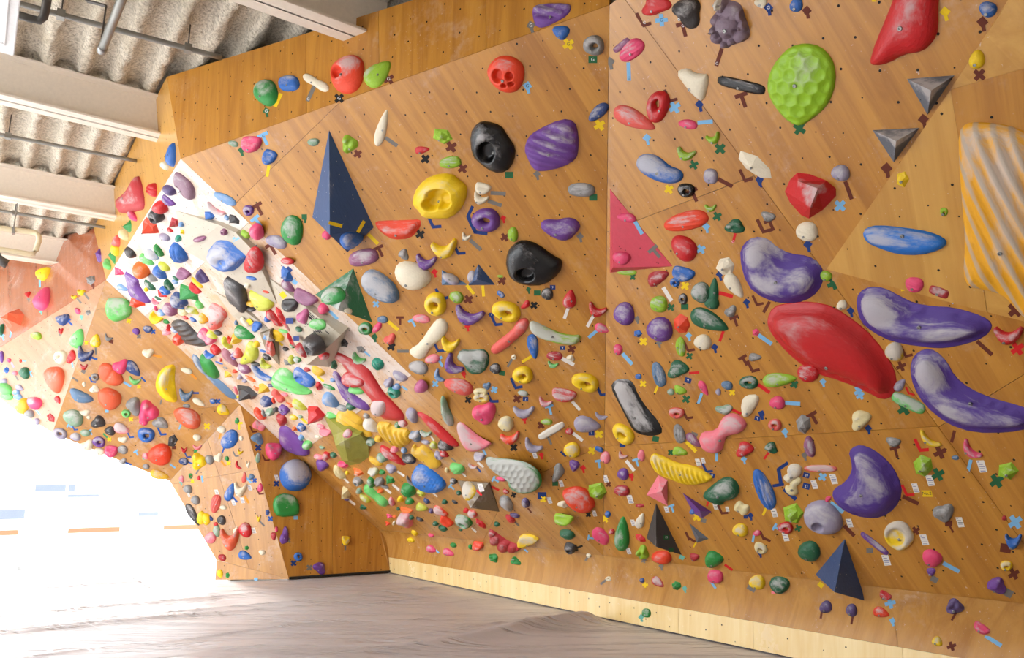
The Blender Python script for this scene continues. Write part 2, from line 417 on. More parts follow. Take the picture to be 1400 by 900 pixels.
# shallow wedge box on the near panel: pale triangle and the panel beside the striped volume
def V3(P, l): return [hit(P, (x, y), h) for x, y, h in l]
wv = V3(R2, [(1130, 368, .002), (1378, 0, .002), (1300, 122, .015), (1350, 427, .03), (1436, -86, .004), (1720, -86, .02), (1720, 0, .012), (1720, 520, .012),
             (1350, 427, .001), (1720, 520, .001)])
wf = [(0, 2, 3), (1, 4, 5, 6, 2), (2, 6, 7, 3), (0, 3, 8), (3, 7, 9, 8)]
wedge = tag(mesh_obj('wall_wedge', wv, wf, MAT['ply2']), 'shallow plywood wedge box carrying the striped orange volume', None, None, 'structure')
surf(wv, wf)
for f, m, g in ((wf[0], MAT['ply2'], (1.5, 10)), (wf[1], MAT['ply2'], (3, 10)), (wf[2], MAT['ply'], (1.5, 10))):
    pv = [wv[i] for i in f]; Pn = plane(pv[0], pv[1], pv[2])
    sheet([v+Pn[0]*.003 for v in pv], Pn[0], gdir(R2, (1300, 250), *g), m, wedge, .001, .002)

# unseen shell added behind the climbing walls to stop daylight leaking through joints
bm = bmesh.new(); box_between(bm, U*-4.4+V*6.6+ZUP*2.5, U*14.2+V*6.6+ZUP*2.5, .2, 6.2); box_between(bm, U*14.2+V*4.0+ZUP*2.5, U*14.2+V*6.6+ZUP*2.5, .2, 6.2)
tag(bm_to('light_leak_shell', bm, flat('leak_shell_board', (150, 140, 128), .8)), 'unseen shell added behind the climbing panels to stop daylight leaks', None, None, 'structure')
# ------------------------------------------------------------------ mat, floor, ground
def mat_mesh():
    t = NT('grey_vinyl_cover'); tc = t.n('ShaderNodeTexCoord')
    n1 = t.noise(tc.outputs['Object'], .8, 4, .6); n2 = t.noise(tc.outputs['Object'], 60, 3, .6)
    t.l(t.mix(n1, srgb(214, 212, 217), srgb(196, 192, 196)), t.b.inputs['Base Color'])
    t.b.inputs['Roughness'].default_value = .33
    mp = t.n('ShaderNodeMapping', i_Rotation=(0, 0, -math.atan2(.60, .80)), i_Scale=(.22, 2.4, 1)); t.l(tc.outputs['Object'], mp.inputs[0])
    w1 = t.noise(mp.outputs[0], 1.0, 5, .62, 1.2); w2 = t.noise(mp.outputs[0], 4.0, 3, .6, .8)
    rg = t.math('ABSOLUTE', t.math('SUBTRACT', w1, .5)); rg = t.ramp(rg, 0.0, .05)
    t.bump(t.math('ADD', t.math('MULTIPLY', rg, .55), t.math('ADD', t.math('MULTIPLY', w2, .22), w1)), .7, .06)
    e0, e1 = hit(FLOOR, (0, 807)), hit(FLOOR, (255, 781)); e = unit(e1-e0)          # far edge of the pads
    wd = unit(np.array([.80, .60, 0])); wp = np.array([-wd[1], wd[0], 0])           # folds run this way
    rnd = np.random.RandomState(3)
    gx = np.concatenate([np.linspace(-11, -7, 30)[:-1], np.linspace(-7, 4, 380)[:-1], np.linspace(4, 9, 30)])
    gy = np.concatenate([np.linspace(-3.3, 5, 60)[:-1], np.linspace(5, 13.6, 330)]); nx, ny = len(gx), len(gy)
    X, Y = np.meshgrid(gx, gy)
    P = np.stack([X, Y, 0*X], -1); a = P@wd; b = P@wp
    z = np.zeros_like(a)
    for k in range(70):                                                             # long soft folds
        b0 = rnd.uniform(-6, 16); a0 = rnd.uniform(-8, 12); L = rnd.uniform(1.2, 4.5); wdt = rnd.uniform(.04, .10); hh = rnd.uniform(.02, .055)
        bb = b-b0-.10*np.sin(a*.7+k)-.03*np.sin(a*2.3+k*2)
        z += hh*np.exp(-np.abs(bb)/wdt*np.where(bb > 0, 2.2, .8))*np.exp(-((a-a0)/L)**2)
    for k in range(320):                                                            # short creases
        b0 = rnd.uniform(-6, 16); a0 = rnd.uniform(-8, 12); L = rnd.uniform(.25, .9); wdt = rnd.uniform(.025, .05); hh = rnd.uniform(.008, .02)
        bb = b-b0-.05*np.sin(a*2+k)
        z += hh*np.exp(-np.abs(bb)/wdt*np.where(bb > 0, 1.8, .9))*np.exp(-((a-a0)/L)**2)
    far = (P-e0)@np.array([-e[1], e[0], 0])                                         # beyond the far edge: drop to the floor
    keep = ((far < .02) | (P@e > e1@e+.3)) & (P@U > -4.0) & ((P@V > -4.4) | (P@U > 4.3))
    wallV = P@V; z = z*np.clip((5.62-wallV)/.25, 0, 1)
    behind = (P-f1)@(-BW[0]); z = np.where((behind > -.3) & (wallV > 2.2), 0, z)
    Pz = P.copy(); Pz[..., 2] = z-.012
    fs = []
    for j in range(ny-1):
        for i in range(nx-1):
            if keep[j, i] and keep[j+1, i+1] and keep[j, i+1] and keep[j+1, i] and wallV[j, i] < 5.75 and (behind[j, i] < .1 or wallV[j, i] < 2.2):
                q = j*nx+i; fs.append((q, q+1, q+nx+1, q+nx))
    o = mesh_obj('crash_mat', Pz.reshape(-1, 3), fs, t.m, Matrix.Identity(4), None, True)
    bmx = bmesh.new(); bmx.from_mesh(o.data)
    bmesh.ops.delete(bmx, geom=[v for v in bmx.verts if not v.link_faces], context='VERTS')
    eds = [x for x in bmx.edges if x.is_boundary]
    r = bmesh.ops.extrude_edge_only(bmx, edges=eds)
    for v in r['geom']:
        if isinstance(v, bmesh.types.BMVert): v.co.z = -.295
    bmx.to_mesh(o.data); bmx.free(); o.data.polygons.foreach_set('use_smooth', [True]*len(o.data.polygons))
    return tag(o, 'wrinkled grey vinyl crash mat covering the floor under the walls', 'crash mat')
mat_mesh()
bm = bmesh.new(); box_between(bm, (-8, -6, -.36), (-8, 28, -.36), 40, .12)
tag(bm_to('floor', bm, flat('pale_concrete', (240, 240, 240), .5)), 'pale concrete floor around the crash mat', None, None, 'structure')

bm = bmesh.new(); box_between(bm, U*-4.2+V*-4.0+ZUP*2.5, U*-4.2+V*7+ZUP*2.5, .2, 5.9)  # unseen walls added to block sky light so it comes from the left
box_between(bm, U*-4.2+V*-4.6+ZUP*2.5, U*4.0+V*-4.6+ZUP*2.5, .2, 5.9)
tag(bm_to('added_light_wall', bm, flat('added_wall_plaster', (236, 228, 214), .8)), 'unseen plain wall added behind and left of the camera to steer daylight', None, None, 'structure')
# ------------------------------------------------------------------ ceiling: sprayed deck, beams, conduits
ZC = 5.46
t = NT('sprayed_rock_wool'); tc = t.n('ShaderNodeTexCoord')
n1 = t.noise(tc.outputs['Object'], 34, 5, .7); n2 = t.noise(tc.outputs['Object'], 3, 3, .5); n3 = t.noise(tc.outputs['Object'], 90, 2, .7)
cl = t.mix(t.ramp(n1, .3, .62), srgb(168, 156, 136), srgb(236, 226, 208)); cl = t.mix(t.math('MULTIPLY', t.ramp(n2, .4, .7), .35), cl, srgb(196, 180, 150))
cl = t.mix(t.ramp(n3, .60, .72), cl, srgb(110, 98, 80))
t.l(cl, t.b.inputs['Base Color']); t.b.inputs['Roughness'].default_value = .95; t.bump(n1, .9, .03); MAT['spray'] = t.m
vs, fs = [], []; us = np.arange(-7, 21, .07); prof = []
per = .308
v0 = -4.4
while v0 < 7.5:
    for dv, dz in ((.0, 0), (.045, .07), (.125, .085), (.17, .08), (.215, .0), (.25, -.025), (.285, -.02)): prof.append((v0+dv, dz))
    v0 += per
rn = np.random.RandomState(5); sm = rn.rand(len(us), len(prof))
sm = (sm+np.roll(sm, 1, 0)+np.roll(sm, 1, 1))/3
for i, u in enumerate(us):
    for j, (v, dz) in enumerate(prof):
        p = U*u+V*(v+(.5-sm[i, j])*.03); vs.append((p[0], p[1], ZC+dz+(sm[i, j]-.5)*.06))
m = len(prof)
for i in range(len(us)-1):
    for j in range(m-1): q = i*m+j; fs.append((q, q+1, q+m+1, q+m))
tag(mesh_obj('ceiling', vs, fs, MAT['spray'], Matrix.Identity(4), None, True), 'lumpy beige sprayed ceiling with parallel ribs', None, None, 'structure')
bm = bmesh.new(); box_between(bm, U*-8+V*1.5+ZUP*(ZC+.35), U*21+V*1.5+ZUP*(ZC+.35), 13, .1)
tag(bm_to('ceiling_slab', bm, MAT['beam']), 'roof slab above the sprayed deck', None, None, 'structure')
BEAMS = [(5.25, 'ceiling beam that meets the orange headwall top'), (8.20, 'ceiling beam reaching the pale headwall above the blue teardrop hold'), (11.25, 'ceiling beam above the reddish headwall'), (2.3, 'ceiling beam over the honeycomb hold'), (14.3, 'ceiling beam nearest the windows')]
for u, lb in BEAMS:
    root = bpy.data.objects.new('ceiling_beam', None); root.location = U*u+ZUP*5.0; C.objects.link(root)
    tag(root, 'beige painted steel '+lb, 'beam', 'ceiling beams')
    for nm, z, wd_, h_ in (('web', 5.22, .02, .44), ('bottom_flange', 5.012, .24, .024), ('top_flange', 5.43, .24, .02)):
        bm = bmesh.new(); vend = {5.25: 2.45, 8.2: 2.3, 11.25: 2.2, 2.3: 3.4, 14.3: 4.5}[u]
        box_between(bm, U*u+V*-5+ZUP*z, U*u+V*vend+ZUP*z, wd_, h_)
        bmesh.ops.bevel(bm, geom=bm.edges[:], offset=.003, segments=1, affect='EDGES')
        bm_to(nm, bm, MAT['beam'], root)
def zpt(x, y, z): return hit((ZUP, z), (x, y))
def conduit(name, label, a, b, z, r, cat='conduit', hangers=()):
    p, q = zpt(*a, z), zpt(*b, z); d = q-p; root = bpy.data.objects.new(name, None); root.location = p; C.objects.link(root); tag(root, label, cat, 'ceiling conduits')
    bm = bmesh.new(); tube(bm, [p-d*.6, p, q, q+d*.08], r); bm_to('pipe', bm, MAT['metal'], root, True)
    for h in hangers:
        c = p+d*h
        bm = bmesh.new(); tube(bm, [c, np.array([c[0], c[1], ZC])], .006, 6); bm_to('hanger_rod', bm, MAT['darkmetal'], root, True)
        bm = bmesh.new(); box_between(bm, c-unit(d)*.03, c+unit(d)*.03, r*2.8, r*2.8); bm_to('pipe_clamp', bm, MAT['metal'], root)
conduit('conduit_pipe', 'grey conduit pipe crossing the ribbed ceiling beside the lamp panel', (27, 5), (285, 74), 5.22, .025, hangers=(.88, .2))
conduit('conduit_pipe', 'grey conduit pipe between two ceiling beams near the pale headwall', (0, 184), (176, 218), 5.2, .022, hangers=(.06,))
conduit('conduit_pipe', 'grey conduit pipe above the cream pipe loop', (0, 288), (138, 310), 5.15, .022, hangers=(.14,))
# metal tube with end cap and strap, hook bracket
root = bpy.data.objects.new('support_tube', None); root.location = zpt(139, 70, 4.75); C.objects.link(root); tag(root, 'galvanised steel tube hanging from a strap below the ceiling', 'tube')
a, b = zpt(139, 69, 4.75), zpt(166, 0, 4.85); bm = bmesh.new(); tube(bm, [a, b, b+(b-a)*.6], .033, 14); bm_to('tube', bm, MAT['metal'], root, True)
bm = bmesh.new(); tube(bm, [a-unit(b-a)*.012, a+unit(b-a)*.05], .036, 14); bm_to('end_cap', bm, MAT['steel'], root, True)
bm = bmesh.new(); c1, c2, c3 = zpt(138, 60, 4.80), zpt(145, 8, 5.15), zpt(118, 1, 5.2)
box_between(bm, c1, c2, .035, .012, V); box_between(bm, c2, c3, .035, .012, ZUP); bm_to('strap', bm, MAT['darkmetal'], root)
root = bpy.data.objects.new('hook_bracket', None); root.location = zpt(55, 27, 5.0); C.objects.link(root); tag(root, 'dark steel hook bracket beside the white lamp panel', 'bracket')
bm = bmesh.new(); tube(bm, [zpt(24, 20, 5.0), zpt(40, 25, 5.0), zpt(54, 28, 5.0), zpt(60, 23, 5.02), zpt(62, 14, 5.06), zpt(66, -10, 5.15)], .032, 10); bm_to('hook', bm, MAT['darkmetal'], root, True)
# cream pipe loop with hanger and spot lamp
root = bpy.data.objects.new('pipe_loop', None); root.location = zpt(50, 330, 4.5); C.objects.link(root); tag(root, 'cream painted pipe loop hanging before the reddish headwall', 'pipe')
Pl = (U, U@zpt(20, 318, 4.55))
bm = bmesh.new(); tube(bm, [hit(Pl, q) for q in ((-60, 306), (0, 312), (40, 317), (49, 318.5), (53, 323), (53, 330), (49, 343), (46, 347), (40, 347.5), (0, 341), (-60, 332))], .034, 10); bm_to('loop', bm, MAT['creampipe'], root, True)
bm = bmesh.new(); tube(bm, [hit(Pl, (18, 315)), hit(Pl, (24, 278))], .008, 6); bm_to('hanger_rod', bm, MAT['steel'], root)
bm = bmesh.new(); box_between(bm, hit(Pl, (16, 316)), hit(Pl, (20, 316)), .08, .08); bm_to('pipe_clamp', bm, MAT['steel'], root)
root = bpy.data.objects.new('spot_lamp', None); root.location = hit(Pl, (4, 346)); C.objects.link(root); tag(root, 'small dark spot lamp clipped under the cream pipe loop', 'lamp')
bm = bmesh.new(); tube(bm, [hit(Pl, (-6, 352)), hit(Pl, (3, 358)), hit(Pl, (10, 361))], .06, 12); bm_to('lamp_body', bm, MAT['darkmetal'], root, True)
bm = bmesh.new(); tube(bm, [hit(Pl, (0, 346)), hit(Pl, (2, 356))], .012, 8); bm_to('clip', bm, MAT['steel'], root, True)
# white ceiling lamp panel
root = bpy.data.objects.new('ceiling_lamp', None); root.location = zpt(5, 40, 4.7); C.objects.link(root); tag(root, 'white rectangular ceiling lamp panel with framed diffuser', 'lamp')
pa, pb, pd = zpt(19, 77, 4.7), zpt(0, 73, 4.7), zpt(28, 0, 4.7)
ex = unit(V)*-1; ey = -unit(U); c0 = pa
def slab(nm, u0, u1, v0, v1, z0, z1, mt, par):
    bm = bmesh.new(); vv = [bm.verts.new(c0+ex*a+ey*b+ZUP*(z-0)) for z in (z0, z1) for a, b in ((u0, v0), (u1, v0), (u1, v1), (u0, v1))]
    for f in ((0, 1, 2, 3), (7, 6, 5, 4), (0, 4, 5, 1), (1, 5, 6, 2), (2, 6, 7, 3), (3, 7, 4, 0)): bm.faces.new([vv[i] for i in f])
    bmesh.ops.bevel(bm, geom=bm.edges[:], offset=.006, segments=2, affect='EDGES'); return bm_to(nm, bm, mt, par)
slab('housing', 0, .62, 0, 1.25, .0, .10, MAT['lampwhite'], root)
for q in ((.06, .56, .16, .18), (.06, .56, 1.07, 1.09), (.06, .08, .16, 1.09), (.54, .56, .16, 1.09)): slab('diffuser_rim', *q, -.012, .002, MAT['lampwhite'], root)
dif = NT('lamp_diffuser'); dif.b.inputs['Base Color'].default_value = (.9, .9, .9, 1); dif.b.inputs['Emission Color'].default_value = (1, .97, .92, 1); dif.b.inputs['Emission Strength'].default_value = 1.2
slab('diffuser', .08, .54, .18, 1.07, -.006, .004, dif.m, root)

# ------------------------------------------------------------------ window wall at the far end, street behind
UW = 18.2
def upt(u, v, z): return U*u+V*v+ZUP*z
white = flat('white_window_frame', (240, 240, 240), .45)
gl = NT('clear_glass'); gt = gl.t; out = gt.nodes['Material Output']; tr = gl.n('ShaderNodeBsdfTransparent'); gs = gl.n('ShaderNodeBsdfGlossy'); gs.inputs['Roughness'].default_value = .02
mx = gl.n('ShaderNodeMixShader'); mx.inputs[0].default_value = .06; gl.l(tr.outputs[0], mx.inputs[1]); gl.l(gs.outputs[0], mx.inputs[2]); gl.l(mx.outputs[0], out.inputs[0])
ft = NT('orange_film'); ft.b.inputs['Base Color'].default_value = srgb(255, 150, 110); ft.b.inputs['Alpha'].default_value = .85; ft.b.inputs['Roughness'].default_value = .6; film = ft.m
UWP = (-U, -UW)
def at(x, y): return hit(UWP, (x, y))
edges = [-200, -70, 34, 86, 171, 217, 300]
vpos = [at(x, 720)@V for x in edges]
zb, zt_ = -.3, 3.9
n_ = 0
for i in range(len(vpos)-1):
    n_ += 1
    bm = bmesh.new(); v0, v1 = vpos[i], vpos[i+1]
    for a, b, c, d in ((v0, v1, zb, zb+.08), (v0, v1, zt_-.08, zt_)):
        box_between(bm, upt(UW, a, (c+d)/2), upt(UW, b, (c+d)/2), .05, d-c)
    for vv in (v0+.015, v1-.015): box_between(bm, upt(UW, vv, zb), upt(UW, vv, zt_), .05, .02, V)
    fr = tag(bm_to('window_%d' % n_, bm, white), 'white framed glazed door in the bright window wall', None, 'glazed doors in the window wall', 'structure')
    mesh_obj('pane', [upt(UW, v0+.07, zb+.08), upt(UW, v1-.07, zb+.08), upt(UW, v1-.07, zt_-.08), upt(UW, v0+.07, zt_-.08)], [(0, 1, 2, 3)], gl.m, None, fr)
    if i in (1, 3, 5):
        z0, z1 = at(130, 728)[2], at(130, 721.5)[2]
        bm = bmesh.new(); box_between(bm, upt(UW-.02, v0+.1, (z0+z1)/2), upt(UW-.02, v1-.1, (z0+z1)/2), .01, z1-z0)
        bm_to('warning_band', bm, film, fr)
bm = bmesh.new(); box_between(bm, upt(UW, vpos[0]-6, 4.85), upt(UW, vpos[-1]+6, 4.85), .2, 1.9)
tag(bm_to('wall_window_lintel', bm, white), 'white wall above the windows', None, None, 'structure')
bm = bmesh.new(); box_between(bm, (-30, 15, -.55), (-30, 120, -.55), 160, .2)
tag(bm_to('street', bm, flat('bright_paving', (225, 225, 222), .8)), 'pale paving outside the windows', None, None, 'structure')
root = bpy.data.objects.new('street_building', None); root.location = upt(UW+9, 0, -.45); C.objects.link(root); tag(root, 'pale building across the street seen through the windows', 'building')
bm = bmesh.new(); box_between(bm, upt(UW+11, -30, 3.0), upt(UW+11, 30, 3.0), 4, 7); bm_to('facade', bm, flat('pale_facade', (236, 236, 238), .8), root)
BP = (-U, -(UW+8.9))
for (x0, y0, x1, y1) in ((48, 663, 102, 672), (-30, 697, 38, 711), (90, 676, 135, 680), (190, 700, 216, 706)):
    q = [hit(BP, c) for c in ((x0, y1), (x1, y1), (x1, y0), (x0, y0))]
    bm = bmesh.new(); zc = (q[0][2]+q[2][2])/2; box_between(bm, upt(UW+8.95, q[0]@V, zc), upt(UW+8.95, q[1]@V, zc), .1, q[2][2]-q[0][2]); bm_to('window', bm, flat('far_window_%d' % x0, (120, 128, 142), .4), root)
# ------------------------------------------------------------------ hold shapes: outline + relief
BVH = None
def rebuild(): 
    global BVH; BVH = BVHTree.FromPolygons([Vector(v) for v in SURF_V], SURF_F)
rebuild()
def cast(px):
    d = Vector(ray(px)).normalized(); loc, n, i, dist = BVH.ray_cast(Vector(O), d)
    if loc is None: return None, None
    if n.dot(d) > 0: n = -n
    return np.array(loc), np.array(n)

def resample(poly, g):
    out = []
    for i, p in enumerate(poly):
        q = poly[(i+1) % len(poly)]; L = math.hypot(q[0]-p[0], q[1]-p[1]); k = max(1, int(round(L/g)))
        out += [(p[0]+(q[0]-p[0])*j/k, p[1]+(q[1]-p[1])*j/k) for j in range(k)]
    return out
def smooth_poly(poly, it=2):                          # corner cutting
    for _ in range(it):
        o = []
        for i, p in enumerate(poly):
            q = poly[(i+1) % len(poly)]; o += [(.75*p[0]+.25*q[0], .75*p[1]+.25*q[1]), (.25*p[0]+.75*q[0], .25*p[1]+.75*q[1])]
        poly = o
    return poly
def dist_poly(P, poly):
    a = np.array(poly); b = np.roll(a, -1, 0); e = b-a; P = np.asarray(P)[:, None, :]
    t = np.clip(((P-a)*e).sum(-1)/np.maximum((e*e).sum(-1), 1e-12), 0, 1)
    return np.sqrt((((a+t[..., None]*e)-P)**2).sum(-1)).min(1)
def in_poly(P, poly):
    P = np.asarray(P); a = np.array(poly); b = np.roll(a, -1, 0); r = np.zeros(len(P), bool)
    for (x0, y0), (x1, y1) in zip(a, b):
        c = ((y0 > P[:, 1]) != (y1 > P[:, 1])) & (P[:, 0] < (x1-x0)*(P[:, 1]-y0)/((y1-y0) if y1 != y0 else 1e-9)+x0); r ^= c
    return r
def relief(outline, hf, g):
    """outline -> (verts Nx3, faces): heights hf(d, x, y, dmax); closed underneath"""
    bd = resample(outline, g); A_ = np.array(bd)
    lo, hi = A_.min(0), A_.max(0)
    pts = []; y = lo[1]+g/2; j = 0
    while y < hi[1]:
        x = lo[0]+(g/2 if j % 2 else 0)
        while x < hi[0]: pts.append((x, y)); x += g
        y += g*.866; j += 1
    pts = np.array(pts) if pts else np.zeros((0, 2))
    if len(pts): pts = pts[in_poly(pts, bd)]
    if len(pts): pts = pts[dist_poly(pts, bd) > g*.62]
    area = .5*np.sum(A_[:, 0]*np.roll(A_[:, 1], -1)-np.roll(A_[:, 0], -1)*A_[:, 1])
    nx = np.roll(A_, -1, 0)-np.roll(A_, 1, 0); nrm = np.stack([-nx[:, 1], nx[:, 0]], 1)/np.maximum(np.linalg.norm(nx, axis=1), 1e-9)[:, None]
    if area < 0: nrm = -nrm
    inn = A_+nrm*g*.3; ok = in_poly(inn, bd); inn = inn[ok]
    if len(inn): inn = inn[dist_poly(inn, bd) > g*.2]
    allp = [Vector(p) for p in bd]+[Vector(p) for p in inn]+[Vector(p) for p in pts]
    nb = len(bd)
    vs, es, fs, *_r = delaunay_2d_cdt(allp, [(i, (i+1) % nb) for i in range(nb)], [], 1, 1e-7)
    v2 = np.array([(v.x, v.y) for v in vs]); d = dist_poly(v2, bd); z = hf(d, v2[:, 0], v2[:, 1], d.max())
    z = np.where(d < 1e-6, 0, z)
    fl = []
    for f in fs:
        a, b, c = v2[f[0]], v2[f[1]], v2[f[2]]
        fl.append(tuple(f) if (b[0]-a[0])*(c[1]-a[1])-(b[1]-a[1])*(c[0]-a[0]) > 0 else tuple(f[::-1]))
    return np.column_stack([v2, z]), fl
def dome(d, D, p=.5): t = np.clip(d/max(D, 1e-9), 0, 1); return (1-(1-t)**2)**p
def sstep(x, a, b): t = np.clip((x-a)/(b-a), 0, 1); return t*t*(3-2*t)
def fbm(x, y, s, k=4):
    r = np.random.RandomState(s); z = 0*x
    for i in range(k):
        a = r.uniform(0, 6.28); f = 1.6*1.7**i; z = z+np.sin(f*(x*math.cos(a)+y*math.sin(a))+r.uniform(0, 6.28))*.62**i
    return z/2

# unit shapes, x and y in -1..1, relief 0..1
def circ(n=20, sx=1, sy=1, e=1.0, wob=0, s=0):
    r = np.random.RandomState(s); ph = r.uniform(0, 6.28, 3); out = []
    for i in range(n):
        t = 2*math.pi*i/n; k = 1+wob*(.5*math.sin(2*t+ph[0])+.5*math.sin(3*t+ph[1])); c, q = math.cos(t), math.sin(t)
        out.append((sx*k*math.copysign(abs(c)**e, c), sy*k*math.copysign(abs(q)**e, q)))
    return out
def unit_outline(S, s):
    r = np.random.RandomState(s*13+5)
    if S == 'B': return circ(20, 1, 1, 1, .10, s)
    if S == 'E': return [(math.cos(t), math.sin(t)*(.88-.34*math.cos(t))) for t in np.linspace(0, 2*math.pi, 22, False)]
    if S == 'T': return smooth_poly([(-1, .8), (1, .85-.5*(s % 2)), (.15-.4*(s % 3), -1)], 2)
    if S == 'Q': return smooth_poly([(-1, -.8), (1, -1), (.95, .9), (-.9, 1)], 2)
    if S == 'C':
        o = [(math.cos(t), -.75*math.sin(t)*(1)-.0+.55*math.cos(t)**2-.3) for t in np.linspace(0, math.pi, 13)]
        i = [(.82*math.cos(t), +.12*math.sin(t)+.62*math.cos(t)**2-.22) for t in np.linspace(math.pi, 0, 11)]
        return o+i[1:-1]
    if S in 'RD': return circ(22, 1, 1, .95, .08, s)
    if S == 'J': return smooth_poly([(-1, .75), (-.3, .9), (.5, .85), (1, .6), (.85, -.35), (.3, -1), (-.4, -1), (-.95, -.3)], 2)
    if S == 'F':
        k = 5+s % 3; a0 = r.uniform(0, 6); return [(math.cos(a0+2*math.pi*i/k)*r.uniform(.85, 1.05), math.sin(a0+2*math.pi*i/k)*r.uniform(.85, 1.05)) for i in range(k)]
    if S == 'S': return circ(22, 1, 1, .9, .08, s)
    if S == 'L':
        return [(x, y) for x, y in [(math.cos(t)*(1+.16*math.cos(3*t+s)), math.sin(t)*(1+.16*math.cos(3*t+s))) for t in np.linspace(0, 2*math.pi, 30, False)]]
    if S == 'N': return [(math.cos(t)*1.0, math.sin(t)*(.55+.45*abs(math.cos(t))**1.2*(1.25 if math.cos(t) > 0 else 1))) for t in np.linspace(0, 2*math.pi, 28, False)]
    if S == 'K': return circ(24, 1, 1, .55, 0.03, s)
    return circ(24, 1, 1, 1, .30, s+3)                # X lumpy
def unit_hf(S, s):
    def hf(d, x, y, dm):
        if S == 'F':
            k = sstep(d, 0, dm*.55); return (.62*np.clip(d/(dm*.55), 0, 1)+.38*np.clip((d-.3*dm)/(.7*dm), 0, 1))+.18*x*np.clip(d/dm, 0, 1)
        z = dome(d, dm*.95)
        if S == 'B': z = z*(.92+.10*fbm(x, y, s, 2))
        elif S == 'E': z = z*(.9-.18*x)
        elif S == 'T': z = dome(d, dm)*(.85-.25*y)
        elif S == 'Q': z = dome(d, dm*.5)*(.85+.1*x)
        elif S == 'C': z = dome(d, dm*.9)*(.95)
        elif S == 'R':
            cx, cy = .05+.12*math.sin(s), -.05+.1*math.cos(s); q = np.sqrt(((x-cx)/.46)**2+((y-cy)/.40)**2)
            z = dome(d, dm*.55)*(.12+.88*sstep(q, .5, .95)); z = z+.05*np.sin(9*y+2*x)*(s % 2)*sstep(q, 1.0, 1.3)
        elif S == 'J': z = dome(d, dm*.45)*(.55+.45*sstep(-y, -.75, .35))*1.05-.35*np.exp(-((x/.6)**2+((y-.35)/.28)**2))*sstep(d, 0, .2)
        elif S == 'S': z = z*.9+.13*np.sin(13*y+3*x+1.5*np.sin(2*x))*sstep(d, .05, .3)
        elif S == 'L':
            z = .55*z
            for k in range(3):
                a = k*2.094+s*.3; cx, cy = .5*math.cos(a), .5*math.sin(a); q = ((x-cx)**2+(y-cy)**2)/.26; z = np.maximum(z, np.sqrt(np.clip(1-q, 0, 1))*(.75+.25*(k % 2)))
            z = z*sstep(d, -.05, .12)
        elif S == 'D': z = z*.95-.10*(np.cos(9*x)*np.cos(9*y) > .25)*sstep(d, .1, .3)
        elif S == 'N': z = dome(d, dm*.9)*(.8+.2*np.abs(x))
        elif S == 'K': z = dome(d, dm*.7)
        else: z = z*(.75+.30*fbm(x*1.3, y*1.3, s+40, 4))
        return np.maximum(z, .03)
    return hf
_um = {}; _src = {}
def unit_mesh(S, s):
    if (S, s) in _um: return _um[S, s]
    g = {'F': .6, 'S': .16, 'D': .17, 'X': .2, 'R': .17, 'L': .19}.get(S, .24)
    ol = unit_outline(S, s); v, f = relief(ol, unit_hf(S, s), g)
    if S == 'R':                                       # open hole through the hold
        hx, hy = .05+.12*math.sin(s), -.05+.1*math.cos(s)
        f = [q for q in f if math.hypot((sum(v[i, 0] for i in q)/3-hx)/.46, (sum(v[i, 1] for i in q)/3-hy)/.40) > .58]
    c = (v[:, :2].min(0)+v[:, :2].max(0))/2; hs = (v[:, :2].max(0)-v[:, :2].min(0))/2; v[:, :2] = (v[:, :2]-c)/hs
    bmx = bmesh.new(); bv = [bmx.verts.new(q) for q in v]
    for q in f:
        try: bmx.faces.new([bv[i] for i in q])
        except ValueError: pass
    r = bmesh.ops.extrude_edge_only(bmx, edges=[e for e in bmx.edges if e.is_boundary])
    for q in r['geom']:
        if isinstance(q, bmesh.types.BMVert): q.co.z = -.04
    bmx.verts.index_update(); _src[S, s] = (np.array([q.co[:] for q in bmx.verts]), [tuple(q.index for q in fc.verts) for fc in bmx.faces]); bmx.free()
    _um[S, s] = (None, v); return _um[S, s]
REL = dict(B=.72, E=.6, T=.6, Q=.6, C=.75, R=.6, J=.8, F=.75, S=.6, L=.8, D=.6, N=.6, K=.55, X=.75)
ADJ = dict(B='rounded', E='teardrop', T='triangular', Q='blocky', C='crescent', R='pocketed', J='scooped', F='faceted', S='ribbed', L='lobed', D='dimpled', N='waisted', K='bar-shaped', X='lumpy')
CNAME = dict(r='red', rr='dark red', o='orange', co='coral', y='yellow', yo='golden', cr='cream', lm='lime green', ly='yellow-green', g='green', lg='light green',
    dg='dark green', sg='sage green', tg='teal', b='blue', lb='light blue', db='dark blue', sb='grey-blue', p='purple', dp='dark violet', mv='mauve', mp='dusty pink',
    pm='magenta', hp='hot pink', pk='pink', sa='salmon red', lv='lavender grey', gy='grey', dk='charcoal', w='cream white', w2='off-white', og='orange-red', vp='violet', vr='red',
    nv='navy', vg='dark green', vw='white', ol='olive', bk='black', bd='plum grey', vy='orange', hl='lime green', vb='blue', gv='brown', tri='crimson', pg='slate grey', plum='plum')
CNAME['or'] = 'orange-red'

